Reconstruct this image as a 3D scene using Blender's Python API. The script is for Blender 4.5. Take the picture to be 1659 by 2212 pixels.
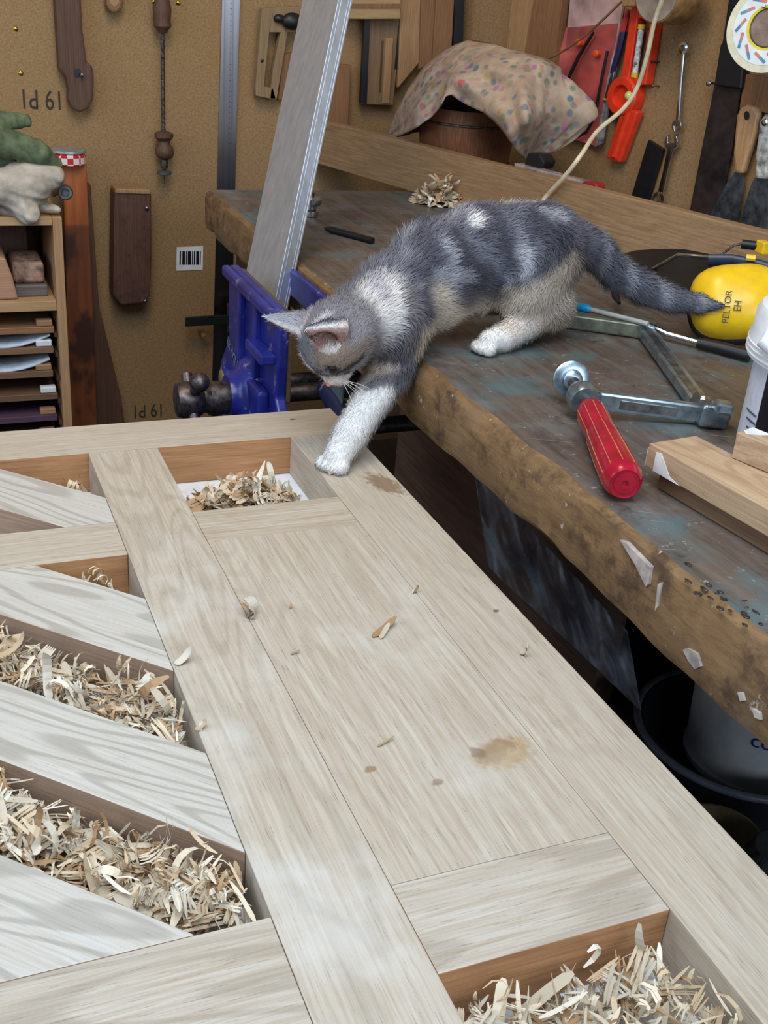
import bpy, bmesh, math, random
import numpy as np
from mathutils import Vector, Matrix

for o in list(bpy.data.objects):
    bpy.data.objects.remove(o)
scene = bpy.context.scene
col = scene.collection
V = lambda *a: np.array(a, dtype=float)

# ------------------------------------------------------------------ camera
# frame of reference: z = 0 is the top of the oak door, x along its rails, y along its stiles
PW, PH, FPX = 1659, 2212, 2396.14
PITCH, YAW, ROLL, CAMZ = .453238, .419209, .0832858, .46
_cy, _sy, _cp, _sp = math.cos(YAW), math.sin(YAW), math.cos(PITCH), math.sin(PITCH)
FW = V(_sy*_cp, _cy*_cp, -_sp)
_rt = V(_cy, -_sy, 0)
_up = np.cross(_rt, FW)
RT = math.cos(ROLL)*_rt + math.sin(ROLL)*_up
UP = -math.sin(ROLL)*_rt + math.cos(ROLL)*_up
CAM = V(0, 0, CAMZ)
cd = bpy.data.cameras.new('camera')
cam = bpy.data.objects.new('camera', cd)
col.objects.link(cam)
cam.matrix_world = Matrix(((RT[0], UP[0], -FW[0], CAM[0]), (RT[1], UP[1], -FW[1], CAM[1]),
                           (RT[2], UP[2], -FW[2], CAM[2]), (0, 0, 0, 1)))
cd.sensor_fit = 'VERTICAL'
cd.sensor_height = 36
cd.sensor_width = 27
cd.lens = FPX*36/PH
cd.clip_start = .02
scene.camera = cam

# ------------------------------------------------------------------ light and exposure
vs = scene.view_settings
vs.view_transform = 'Standard'
vs.look = 'None'
vs.gamma = 1
vs.use_curve_mapping = False
vs.exposure = 0.0
world = bpy.data.worlds.new('workshop_ambient')
scene.world = world
world.use_nodes = True
bg = world.node_tree.nodes['Background']
bg.inputs[0].default_value = (.58, .74, 1.0, 1)
bg.inputs[1].default_value = .20


def area(name, loc, target, sx, sy, power, color):
    l = bpy.data.lights.new(name, 'AREA')
    l.shape = 'RECTANGLE'
    l.size, l.size_y, l.energy, l.color = sx, sy, power, color
    o = bpy.data.objects.new(name, l)
    col.objects.link(o)
    o.location = loc
    o.rotation_euler = (Vector(target)-Vector(loc)).to_track_quat('-Z', 'Y').to_euler()
    return o


area('roof_window_light', (.0, .12, 1.5), (.28, .62, 0), 1.3, 1.0, 30, (.73, .86, 1.0))
area('side_window_light', (-1.55, .75, .95), (.6, 1.3, 0), 1.9, 1.1, 21, (.73, .86, 1.0))
area('rear_window_light', (1.0, -1.5, .85), (.5, 1.3, .1), 1.7, 1.1, 30, (.74, .87, 1.0))
area('ceiling_lamp_light', (.25, 1.1, 1.45), (.5, 2.2, .1), .35, .35, 8, (1.0, .74, .42))


# ------------------------------------------------------------------ pixel <-> space
def ray(x, y):
    return FW*FPX + RT*(x-PW/2) - UP*(y-PH/2)


def onz(x, y, z):
    d = ray(x, y)
    return CAM + d*((z-CAMZ)/d[2])


def ony(x, y, Y):
    d = ray(x, y)
    return CAM + d*(Y/d[1])


def onx(x, y, X):
    d = ray(x, y)
    return CAM + d*(X/d[0])


def proj(p):
    v = np.asarray(p, float) - CAM
    z = v @ FW
    return np.stack([PW/2 + FPX*(v @ RT)/z, PH/2 - FPX*(v @ UP)/z, z], -1)


class Plane:
    def __init__(self, p0, n):
        self.p0, self.n = np.asarray(p0, float), np.asarray(n, float)/np.linalg.norm(n)

    def at(self, x, y, off=0.0):
        d = ray(x, y)
        p = self.p0 + self.n*off
        return CAM + d*(((p-CAM) @ self.n)/(d @ self.n))


ZB = .09                     # bench top
XB = .479                    # bench front
WY = 2.30                    # back wall
DV = V(.27353826, -.96186112, 0)
CORNER = V(1.1058, WY, 0)
WB = Plane((0, WY, 0), (0, -1, 0))
WR = Plane(CORNER, (-.96186112, -.27353826, 0))
BT = Plane((0, 0, ZB), (0, 0, 1))
UPZ = V(0, 0, 1)


# ------------------------------------------------------------------ mesh helpers
class MB:
    def __init__(self):
        self.v, self.f, self.mi = [], [], []

    def add(self, verts, faces, mi=0):
        b = len(self.v)
        self.v += [tuple(float(c) for c in p) for p in verts]
        self.f += [tuple(b+i for i in f) for f in faces]
        self.mi += [mi]*len(faces)
        return self

    def box(self, c, s, ax=None, mi=0):
        c = np.asarray(c, float)
        ax = np.eye(3) if ax is None else np.asarray(ax, float)
        p = [c + ax[0]*sx*s[0]/2 + ax[1]*sy*s[1]/2 + ax[2]*sz*s[2]/2
             for sx in (-1, 1) for sy in (-1, 1) for sz in (-1, 1)]
        return self.add(p, [(0, 1, 3, 2), (4, 6, 7, 5), (0, 4, 5, 1), (2, 3, 7, 6), (0, 2, 6, 4), (1, 5, 7, 3)], mi)

    def bb(self, x0, x1, y0, y1, z0, z1, mi=0):
        return self.box(((x0+x1)/2, (y0+y1)/2, (z0+z1)/2), (x1-x0, y1-y0, z1-z0), None, mi)

    def prism(self, pts, vec, mi=0):
        pts = [np.asarray(p, float) for p in pts]
        vec = np.asarray(vec, float)
        n = len(pts)
        nrm = sum((np.cross(pts[i]-pts[0], pts[(i+1) % n]-pts[0]) for i in range(1, n)), V(0, 0, 0))
        if nrm @ vec > 0:
            pts = pts[::-1]
        fs = [tuple(range(n)), tuple(range(2*n-1, n-1, -1))]
        fs += [((i+1) % n, i, n+i, n+(i+1) % n) for i in range(n)]
        return self.add(pts+[p+vec for p in pts], fs, mi)

    def tube(self, pts, rad, seg=10, caps=True, mi=0, flat=None):
        pts = [np.asarray(p, float) for p in pts]
        n = len(pts)
        rad = [rad]*n if np.isscalar(rad) else list(rad)
        t = [pts[min(i+1, n-1)]-pts[max(i-1, 0)] for i in range(n)]
        t = [a/(np.linalg.norm(a)+1e-12) for a in t]
        ref = V(0, 0, 1) if abs(t[0][2]) < .9 else V(1, 0, 0)
        if flat is not None:
            ref = np.asarray(flat[0], float)
        vs_, fs = [], []
        for i in range(n):
            a = ref - t[i]*(ref @ t[i])
            a /= np.linalg.norm(a)
            b = np.cross(t[i], a)
            ref = a
            k = flat[1] if flat is not None else 1.0
            for j in range(seg):
                th = 2*math.pi*j/seg
                vs_.append(pts[i] + a*math.cos(th)*rad[i] + b*math.sin(th)*rad[i]*k)
        for i in range(n-1):
            for j in range(seg):
                fs.append((i*seg+j, i*seg+(j+1) % seg, (i+1)*seg+(j+1) % seg, (i+1)*seg+j))
        if caps:
            fs.append(tuple(range(seg-1, -1, -1)))
            fs.append(tuple((n-1)*seg+j for j in range(seg)))
        return self.add(vs_, fs, mi)

    def lathe(self, c, axis, prof, seg=24, caps=True, mi=0, arc=None):
        axis = np.asarray(axis, float)/np.linalg.norm(axis)
        ref = V(0, 0, 1) if abs(axis[2]) < .9 else V(1, 0, 0)
        a = np.cross(axis, ref)
        a /= np.linalg.norm(a)
        b = np.cross(axis, a)
        c = np.asarray(c, float)
        vs_, fs = [], []
        for r, h in prof:
            for j in range(seg):
                th = 2*math.pi*j/seg
                vs_.append(c + axis*h + (a*math.cos(th)+b*math.sin(th))*max(r, 1e-5))
        for i in range(len(prof)-1):
            for j in range(seg):
                fs.append((i*seg+j, i*seg+(j+1) % seg, (i+1)*seg+(j+1) % seg, (i+1)*seg+j))
        if caps:
            fs.append(tuple(range(seg-1, -1, -1)))
            fs.append(tuple((len(prof)-1)*seg+j for j in range(seg)))
        return self.add(vs_, fs, mi)

    def ball(self, c, r, ax=None, seg=16, mi=0):
        c = np.asarray(c, float)
        r = V(r, r, r) if np.isscalar(r) else np.asarray(r, float)
        ax = np.eye(3) if ax is None else np.asarray(ax, float)
        vs_, fs = [], []
        m = seg//2
        for i in range(m+1):
            ph = math.pi*i/m
            for j in range(seg):
                th = 2*math.pi*j/seg
                vs_.append(c + ax[0]*r[0]*math.sin(ph)*math.cos(th) + ax[1]*r[1]*math.sin(ph)*math.sin(th) + ax[2]*r[2]*math.cos(ph))
        for i in range(m):
            for j in range(seg):
                fs.append((i*seg+j, (i+1)*seg+j, (i+1)*seg+(j+1) % seg, i*seg+(j+1) % seg))
        return self.add(vs_, fs, mi)

    def grid(self, P, mi=0):
        P = np.asarray(P, float)
        n, m = P.shape[:2]
        return self.add(P.reshape(-1, 3), [(i*m+j, i*m+j+1, (i+1)*m+j+1, (i+1)*m+j) for i in range(n-1) for j in range(m-1)], mi)

    def text(self, s, frame, size, wscale=1.0, off=0.0, mi=0, align='CENTER'):
        """flat lettering: frame = (origin, u, v)"""
        cu = bpy.data.curves.new('t', 'FONT')
        cu.body = s
        cu.size = 1
        cu.align_x = align
        cu.align_y = 'CENTER'
        to = bpy.data.objects.new('t', cu)
        col.objects.link(to)
        bpy.context.view_layer.update()
        me = to.evaluated_get(bpy.context.evaluated_depsgraph_get()).to_mesh()
        o_, u, v = [np.asarray(a, float) for a in frame]
        n = np.cross(u, v)
        vs_ = [o_ + u*p.co.x*size*wscale + v*p.co.y*size + n*off for p in me.vertices]
        fs = [tuple(p.vertices) for p in me.polygons]
        self.add(vs_, fs, mi)
        bpy.data.objects.remove(to)
        bpy.data.curves.remove(cu)
        return self


def wloc(o):
    p = Vector((0, 0, 0))
    while o is not None:
        p = p + o.location
        o = o.parent
    return p


def build(name, mb, mat, parent=None, smooth=False, bevel=0.0, seg=2, solid=0.0, colors=None, fix=True, sub=0):
    vv = np.array(mb.v, float)
    me = bpy.data.meshes.new(name)
    org = V(0, 0, 0)
    if parent is None:
        lo, hi = vv.min(0), vv.max(0)
        org = V((lo[0]+hi[0])/2, (lo[1]+hi[1])/2, lo[2])
        vv = vv - org
    me.from_pydata(vv.tolist(), [], mb.f)
    for m in (mat if isinstance(mat, (list, tuple)) else [mat]):
        me.materials.append(m)
    me.polygons.foreach_set('material_index', mb.mi)
    if fix:
        bm = bmesh.new()
        bm.from_mesh(me)
        bmesh.ops.recalc_face_normals(bm, faces=bm.faces)
        bm.to_mesh(me)
        bm.free()
    if smooth:
        me.polygons.foreach_set('use_smooth', [True]*len(me.polygons))
        if smooth != 'all':
            me.set_sharp_from_angle(angle=math.radians(38))
    if colors is not None:
        ca = me.color_attributes.new('Col', 'FLOAT_COLOR', 'POINT')
        c4 = np.ones((len(vv), 4), np.float32)
        c4[:, :3] = colors
        ca.data.foreach_set('color', c4.ravel())
    o = bpy.data.objects.new(name, me)
    col.objects.link(o)
    if parent is not None:
        o.parent = parent
        o.location = -wloc(parent)
    else:
        o.location = org
    if solid:
        s = o.modifiers.new('solid', 'SOLIDIFY')
        s.thickness = solid
        s.offset = 0
    if bevel:
        b = o.modifiers.new('bevel', 'BEVEL')
        b.width = bevel
        b.segments = seg
        b.limit_method = 'ANGLE'
        b.angle_limit = math.radians(35)
    if sub:
        b = o.modifiers.new('sub', 'SUBSURF')
        b.levels = b.render_levels = sub
    return o


def thing(name, label, cat, loc, group=None):
    o = bpy.data.objects.new(name, None)
    col.objects.link(o)
    o.location = loc
    o.empty_display_size = .05
    tag(o, label, cat, group)
    return o


def tag(o, label, cat, group=None, kind=None):
    o['label'] = label
    o['category'] = cat
    if group:
        o['group'] = group
    if kind:
        o['kind'] = kind
    return o


def structure(o, label=None):
    o['kind'] = 'structure'
    if label:
        o['label'] = label
    return o


# ------------------------------------------------------------------ materials
def lin(c):
    return tuple(((v/255)/12.92 if v/255 <= .04045 else ((v/255+.055)/1.055)**2.4) for v in c)


def rgba(c):
    return tuple(lin(c))+(1,)


class NT:
    def __init__(self, name):
        self.m = bpy.data.materials.new(name)
        self.m.use_nodes = True
        self.t = self.m.node_tree
        self.b = self.t.nodes['Principled BSDF']
        self.L = self.t.links.new

    def n(self, t, **kw):
        x = self.t.nodes.new(t)
        for k, v in kw.items():
            setattr(x, k, v)
        return x

    def coords(self, rot=(0, 0, 0), scale=(1, 1, 1), loc=(0, 0, 0), src=None):
        """rotate first, then stretch"""
        if src is None:
            src = self.n('ShaderNodeTexCoord').outputs['Object']
        r = self.n('ShaderNodeMapping')
        r.inputs['Rotation'].default_value = rot
        r.inputs['Location'].default_value = loc
        self.L(src, r.inputs[0])
        s = self.n('ShaderNodeMapping')
        s.inputs['Scale'].default_value = scale
        self.L(r.outputs[0], s.inputs[0])
        return s.outputs[0]

    def noise(self, vec, scale=1, detail=4, rough=.6, dist=0.0):
        x = self.n('ShaderNodeTexNoise')
        x.inputs['Scale'].default_value = scale
        x.inputs['Detail'].default_value = detail
        x.inputs['Roughness'].default_value = rough
        x.inputs['Distortion'].default_value = dist
        self.L(vec, x.inputs['Vector'])
        return x.outputs['Fac']

    def ramp(self, fac, stops):
        x = self.n('ShaderNodeValToRGB')
        e = x.color_ramp.elements
        while len(e) < len(stops):
            e.new(.5)
        for i, (p, c) in enumerate(stops):
            e[i].position = p
            e[i].color = rgba(c) if len(c) == 3 else c
        self.L(fac, x.inputs[0])
        return x.outputs[0]

    def step(self, fac, lo, hi, a=0.0, b=1.0):
        x = self.n('ShaderNodeMapRange')
        x.interpolation_type = 'SMOOTHSTEP'
        for k, v in zip((1, 2, 3, 4), (lo, hi, a, b)):
            x.inputs[k].default_value = v
        self.L(fac, x.inputs[0])
        return x.outputs[0]

    def mix(self, fac, a, b, blend='MIX'):
        x = self.n('ShaderNodeMix', data_type='RGBA', blend_type=blend)
        for i, v in ((0, fac), (6, a), (7, b)):
            if isinstance(v, (int, float)):
                x.inputs[i].default_value = v
            elif isinstance(v, tuple):
                x.inputs[i].default_value = rgba(v) if len(v) == 3 else v
            else:
                self.L(v, x.inputs[i])
        return x.outputs[2]

    def math(self, op, a, b=0.0):
        x = self.n('ShaderNodeMath', operation=op)
        for i, v in enumerate((a, b)):
            if isinstance(v, (int, float)):
                x.inputs[i].default_value = v
            else:
                self.L(v, x.inputs[i])
        return x.outputs[0]

    def bump(self, h, strength=.2, dist=.001):
        x = self.n('ShaderNodeBump')
        x.inputs['Strength'].default_value = strength
        x.inputs['Distance'].default_value = dist
        self.L(h, x.inputs['Height'])
        self.L(x.outputs[0], self.b.inputs['Normal'])

    def done(self, colr=None, rough=.5, metal=0.0, **kw):
        if colr is not None:
            if isinstance(colr, tuple):
                self.b.inputs['Base Color'].default_value = rgba(colr)
            else:
                self.L(colr, self.b.inputs['Base Color'])
        if isinstance(rough, (int, float)):
            self.b.inputs['Roughness'].default_value = rough
        else:
            self.L(rough, self.b.inputs['Roughness'])
        self.b.inputs['Metallic'].default_value = metal
        for k, v in kw.items():
            self.b.inputs[k].default_value = v
        return self.m


_seed = [0]


def wood(name, c1, c2, angle=0.0, fine=1.0, rings=0.0, pores=.5, rough=.6, knots=(), tilt=(0, 0), patch=None, ringscale=14, along=7.0):
    """grain runs along the direction at angle (radians from +x, about z)"""
    _seed[0] += 1
    s = _seed[0]
    t = NT(name)
    off = (s*1.37 % 5, s*2.11 % 5, s*.73 % 5)
    v = t.coords((tilt[0], tilt[1], -angle), (along*1.6, 420*fine, 420*fine), off)
    c = t.ramp(t.noise(v, 1, 5, .65, .4), [(.3, c2), (.72, c1)])
    big = t.noise(t.coords((tilt[0], tilt[1], -angle), (2.6, 22, 22), off), 1, 4, .6, .8)
    c = t.mix(t.step(big, .42, .75, 0, .32), c, c2)
    if rings:
        nr = t.noise(t.coords((tilt[0], tilt[1], -angle), (ringscale*.16, ringscale, ringscale), off), 1, 1.5, .45, .3)
        sn = t.math('SINE', t.math('MULTIPLY', nr, 95.0))
        dk = tuple(int(k*.84) for k in c2)
        c = t.mix(t.step(sn, .1, .95, 0, rings), c, dk)
    if pores:
        p = t.noise(t.coords((tilt[0], tilt[1], -angle), (48, 1050, 1050), off), 1, 3, .55)
        dk = tuple(int(k*.52) for k in c2)
        c = t.mix(t.step(p, .60, .69, 0, pores), c, dk)
    for (kx, ky, rx, ry, an, colr, st) in knots:
        v2 = t.coords((0, 0, 0), (1, 1, 1), (-kx, -ky, 0))
        nz = t.n('ShaderNodeTexNoise')
        nz.inputs['Scale'].default_value = 160
        t.L(v2, nz.inputs['Vector'])
        sc = t.coords((0, 0, -an), (1/rx, 1/ry, .001), (0, 0, 0), v2)
        ln = t.n('ShaderNodeVectorMath', operation='LENGTH')
        t.L(sc, ln.inputs[0])
        d = t.math('ADD', ln.outputs['Value'], t.math('MULTIPLY', t.math('SUBTRACT', nz.outputs['Fac'], .5), 1.3))
        c = t.mix(t.step(d, .55, 1.05, st, 0), c, colr)
    if patch:
        pc, lo, hi, amt, scl = patch
        c = t.mix(t.step(t.noise(t.coords((0, 0, 0), (scl, scl, scl), off), 1, 5, .65), lo, hi, 0, amt), c, pc)
    t.bump(t.noise(v, 2.2, 3, .6), .18, .0012)
    return t.done(c, rough)


def plain(name, c, rough=.5, metal=0.0, var=.12, scale=60, bump=0.0, **kw):
    t = NT(name)
    v = t.coords((0, 0, 0), (1, 1, 1))
    n = t.noise(v, scale, 4, .6)
    d = tuple(max(0, int(k*(1-var*1.6))) for k in c)
    l = tuple(min(255, int(k*(1+var*.6))) for k in c)
    cc = t.ramp(n, [(.3, d), (.7, l)])
    if bump:
        t.bump(n, bump, .002)
    return t.done(cc, rough, metal, **kw)


def vcol(name, rough=.6, bump=0.0, **kw):
    t = NT(name)
    a = t.n('ShaderNodeVertexColor', layer_name='Col')
    if bump:
        t.bump(t.noise(t.coords(), 220, 4, .6), bump, .002)
    return t.done(a.outputs['Color'], rough, **kw)


M = {}
OAK1, OAK2 = (197, 186, 170), (170, 152, 130)
M['wall'] = None
t = NT('fibreboard_wall')
v = t.coords()
c = t.ramp(t.noise(v, 260, 5, .7), [(.3, (120, 94, 60)), (.7, (170, 136, 94))])
c = t.mix(t.step(t.noise(v, 5, 4, .6), .45, .75, 0, .4), c, (148, 108, 68))
t.bump(t.noise(v, 420, 3, .6), .15, .001)
M['wall'] = t.done(c, .8)
M['floor'] = plain('concrete_floor', (58, 54, 52), .9, var=.4, scale=9)
M['dark_wood'] = wood('dark_old_wood', (96, 66, 44), (58, 38, 26), math.pi/2, rough=.65)
M['dark_wood_v'] = wood('dark_old_wood_upright', (106, 74, 54), (66, 44, 33), 0, tilt=(0, math.pi/2), rough=.65, pores=.3)
M['brown_wood_v'] = wood('brown_wood_upright', (150, 108, 70), (112, 76, 48), 0, tilt=(0, math.pi/2), rough=.65, pores=.3)
M['tan_wood_v'] = wood('tan_wood_upright', (176, 140, 98), (140, 104, 68), 0, tilt=(0, math.pi/2), rough=.6, pores=.3)
M['steel'] = plain('brushed_steel', (150, 152, 155), .32, 1.0, var=.2, scale=90)
M['dark_steel'] = plain('dark_oily_steel', (104, 94, 92), .42, .85, var=.3, scale=120)
M['chrome'] = plain('chrome_plate', (205, 208, 212), .16, 1.0, var=.08)
M['zinc'] = plain('zinc_plated_steel', (168, 182, 190), .30, .9, var=.15, scale=70)
M['black'] = plain('black_plastic', (22, 22, 25), .45, var=.2)
M['white'] = plain('white_plastic', (228, 230, 232), .35, var=.04)
M['brass'] = plain('brass', (214, 178, 70), .25, 1.0, var=.1)
M['blue'] = None
t = NT('blue_vise_enamel')
v = t.coords()
c = t.ramp(t.noise(v, 30, 4, .6), [(.3, (24, 28, 96)), (.7, (38, 46, 136))])
c = t.mix(t.step(t.noise(v, 42, 5, .7), .58, .72, 0, .75), c, (150, 140, 138))
M['blue'] = t.done(c, .3)

# ------------------------------------------------------------------ setting: floor and the two walls
FLOOR = -.85
m = MB().bb(-1.6, 3.0, -1.4, 2.6, FLOOR-.05, FLOOR)
structure(build('floor', m, M['floor']))
m = MB().bb(-1.6, CORNER[0]+.02, WY, WY+.03, FLOOR, 1.5)
structure(build('wall_back', m, M['wall']), 'tan fibreboard tool wall behind the shelf and vise')
m = MB()
a, b = CORNER, CORNER + DV*2.3
m.prism([V(a[0], a[1], FLOOR), V(b[0], b[1], FLOOR), V(b[0], b[1], 1.5), V(a[0], a[1], 1.5)], -WR.n*.03)
structure(build('wall_right', m, M['wall']), 'tan fibreboard tool wall behind the bench')

# ------------------------------------------------------------------ oak door
TH = .043
door = thing('panelled_oak_door', 'pale oak door frame lying flat with diagonal braces and open bays', 'door', (.1, .6, -TH))
HP = math.pi/2


def oak(name, ang, **kw):
    k = dict(rings=.12, pores=.42, rough=.62)
    k.update(kw)
    return wood(name, kw.pop('c1', OAK1), kw.pop('c2', OAK2), ang, **{a: b for a, b in k.items() if a not in ('c1', 'c2')})


pz = lambda x, y: onz(x, y, 0)
k1 = pz(1085, 1625)
k2 = pz(945, 1690)
k3 = pz(800, 1662)
k4 = pz(830, 1045)
k5 = pz(1072, 1320)
k6 = pz(632, 906)
k7 = pz(1010, 1290)
GB = (96, 70, 42)
stile_r = oak('oak_right_stile', HP, rings=.15, knots=[(k4[0], k4[1], .016, .032, .3, (120, 88, 58), .75), (k5[0], k5[1], .003, .003, 0, GB, .8)])
m = MB().bb(.354, .4255, .05, 1.0575, -TH, 0)
build('stile', m, stile_r, door, bevel=.0006)
m = MB().bb(.140, .210, .05, 1.0575, -TH, 0)
build('stile', m, oak('oak_mid_stile', HP, rings=.3, patch=((212, 209, 203), .5, .72, .5, 6)), door, bevel=.0006)
m = MB().bb(-.17, -.10, .05, 1.0575, -TH, 0)
build('stile', m, oak('oak_left_stile', HP), door, bevel=.0006)
m = MB().bb(-.17, .4255, 1.0578, 1.132, -TH, 0)
build('rail', m, oak('oak_top_rail', 0, rings=.1, knots=[(k6[0], k6[1], .004, .003, 0, GB, .8)]), door, bevel=.0006)
m = MB().bb(.2103, .3537, .8453, .905, -TH, -.0003)
build('rail', m, oak('oak_cross_rail', 0, c2=(164, 144, 118)), door, bevel=.0006)
m = MB().bb(-.0997, .1397, .838, .9, -TH, -.0003)
build('rail', m, oak('oak_left_cross_rail', 0), door, bevel=.0006)
m = MB().bb(.2103, .3537, .355, .4195, -TH, -.0003)
build('rail', m, oak('oak_low_rail', 0, rings=.4, c1=(198, 190, 178)), door, bevel=.0006)
m = MB().bb(-.0997, .1397, .29, .418, -TH, -.0003)
build('rail', m, oak('oak_left_low_rail', 0, rings=.4, c1=(198, 190, 178)), door, bevel=.0006)
pm = oak('oak_panel', HP, rings=.2, patch=((208, 203, 194), .5, .72, .45, 7), knots=[
    (k1[0], k1[1], .028, .017, .2, (168, 138, 96), .75), (k1[0]-.004, k1[1]+.003, .022, .010, .4, (140, 108, 70), .7), (k1[0]-.016, k1[1]+.004, .006, .008, .4, (110, 80, 50), .7),
    (k2[0], k2[1], .0045, .004, 0, (120, 88, 56), .8), (k3[0], k3[1], .005, .004, 0, (140, 108, 76), .8)])
m = MB().bb(.2103, .3537, .4197, .8451, -.022, -.0002)
build('panel', m, pm, door, bevel=.0004)


EDGE = wood('shaded_oak_edge', (196, 146, 100), (158, 110, 70), 0, rings=.2, pores=.2, rough=.7)  # rail sides darker and more orange: shade of the bays put into the colour
EDGE_D = wood('shaded_oak_brace_edge', (170, 142, 120), (138, 110, 90), -math.pi/4, rings=.1, pores=.2, rough=.7)  # brace sides carry the bay shade in their colour too
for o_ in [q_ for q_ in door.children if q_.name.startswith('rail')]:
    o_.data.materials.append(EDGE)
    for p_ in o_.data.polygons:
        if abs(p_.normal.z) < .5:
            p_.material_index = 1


def clip(poly, f):
    out = []
    for i in range(len(poly)):
        p, q = poly[i], poly[(i+1) % len(poly)]
        a, b = f(p), f(q)
        if a >= 0:
            out.append(p)
        if (a >= 0) != (b >= 0):
            t_ = a/(a-b)
            out.append((p[0]+t_*(q[0]-p[0]), p[1]+t_*(q[1]-p[1])))
    return out


def brace_poly(s0, s1, y0, y1, x0=-.0997, x1=.1397):
    p = [(x0, y0), (x1, y0), (x1, y1), (x0, y1)]
    p = clip(p, lambda q: q[0]+q[1]-s0)
    return clip(p, lambda q: s1-q[0]-q[1])


for i, (s0, s1, y0, y1) in enumerate([(.996, 1.092, .9003, 1.0575), (.798, .902, .4183, .8377), (.608, .702, .4183, .8377), (.413, .517, .4183, .8377)]):
    p = brace_poly(s0, s1, y0, y1)
    m = MB().prism([V(x, y, -.0004) for x, y in p], (0, 0, -TH+.0006))
    build('brace', m, oak('oak_brace', -math.pi/4, rings=.6, ringscale=13+i, c1=(203, 199, 191), c2=(182, 172, 157), pores=.25), door, bevel=.0006)
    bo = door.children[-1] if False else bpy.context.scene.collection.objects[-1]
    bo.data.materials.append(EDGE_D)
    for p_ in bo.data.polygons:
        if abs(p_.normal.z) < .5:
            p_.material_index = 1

m = MB().bb(-.17, .43, .03, 1.128, -TH-.012, -TH-.0005)
tag(build('white_board', m, plain('white_melamine', (232, 234, 238), .35, var=.03), bevel=.001),
    'white laminated board under the oak door, seen through its open bay', 'board')
# sawhorses carrying the board
SW = wood('sawhorse_pine', (150, 120, 84), (116, 86, 58), 0)
for i, (yy, lab) in enumerate([(.28, 'wooden sawhorse under the near end of the oak door'), (.86, 'wooden sawhorse under the far end of the oak door')]):
    zt = -TH-.0125
    sh = thing('sawhorse', lab, 'sawhorse', (.13, yy, FLOOR), 'sawhorses under the door')
    m = MB().bb(-.15, .41, yy-.03, yy+.03, zt-.07, zt)
    build('beam', m, SW, sh, bevel=.003)
    for sx in (-.08, .33):
        for sg in (-1, 1):
            m = MB().tube([V(sx, yy+sg*.03, zt-.05), V(sx, yy+sg*.22, FLOOR+.004)], .025, 4)
            build('leg', m, SW, sh)

# ------------------------------------------------------------------ workbench
random.seed(3)
rng = np.random.default_rng(5)
bench = thing('workbench', 'old dark wooden workbench with a thick scarred and paint-stained top', 'workbench', (.8, 1.0, FLOOR))
t = NT('worn_bench_top')
v = t.coords((0, 0, -HP), (6, 60, 60))
c = t.ramp(t.noise(v, 1, 6, .7, .5), [(.25, (58, 47, 40)), (.75, (116, 100, 88))])
w = t.coords()
c = t.mix(t.step(t.noise(w, 13, 5, .7), .46, .68, 0, .55), c, (112, 112, 112))
c = t.mix(t.step(t.noise(t.coords(loc=(3, 1, 0)), 9, 4, .6), .50, .66, 0, .6), c, (76, 108, 112))
c = t.mix(t.step(t.noise(t.coords(loc=(1, 7, 2)), 95, 4, .8), .62, .69, 0, .6), c, (168, 163, 156))
c = t.mix(t.step(t.noise(t.coords(loc=(6, 2, 2)), 25, 4, .7), .60, .72, 0, .7), c, (44, 34, 28))
c = t.mix(t.step(t.noise(t.coords(rot=(0, 0, .5), scale=(12, 260, 1), loc=(6, 4, 2)), 1, 2, .5), .68, .72, 0, .4), c, (165, 160, 152))
t.bump(t.noise(v, 1.5, 5, .7), .3, .002)
bench_top_m = t.done(c, t.step(t.noise(w, 20, 3, .6), .3, .7, .38, .62))
t = NT('worn_bench_front')
v = t.coords((0, 0, -HP), (16, 75, 75))
c = t.ramp(t.noise(v, 1, 8, .78, .6), [(.25, (84, 58, 34)), (.75, (162, 126, 84))])
c = t.mix(t.step(t.noise(w := t.coords(), 22, 6, .75), .48, .68, 0, .8), c, (64, 42, 30))
c = t.mix(t.step(t.noise(t.coords(loc=(2, 5, 1)), 9, 4, .6), .55, .75, 0, .5), c, (130, 110, 92))
c = t.mix(t.step(t.noise(t.coords(loc=(4, 5, 3), scale=(1, 1, .55)), 60, 4, .7), .64, .70, 0, .8), c, (190, 178, 170))
c = t.mix(t.step(t.noise(t.coords(loc=(8, 1, 3), scale=(1, 1, .25)), 34, 3, .6), .68, .74, 0, .4), c, (84, 104, 84))
t.bump(t.noise(v, 2, 8, .8), .6, .003)
bench_front_m = t.done(c, .62)
ny = 260
ys = np.linspace(.02, 1.964, ny)


def wob(seed, amp, n=ny, freqs=(3, 9, 25, 60)):
    r = np.random.default_rng(seed)
    x = np.linspace(0, 1, n)
    return amp*sum(np.sin(2*np.pi*f*x+r.uniform(0, 6.3))/(i+1.2) for i, f in enumerate(freqs))


def dings(seed, n=ny, count=14, depth=.004):
    r = np.random.default_rng(seed)
    y = np.zeros(n)
    for _ in range(count):
        c0, w0 = r.uniform(0, n), r.uniform(1.2, 5)
        y += depth*r.uniform(.3, 1)*np.exp(-((np.arange(n)-c0)/w0)**2)
    return y


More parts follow.
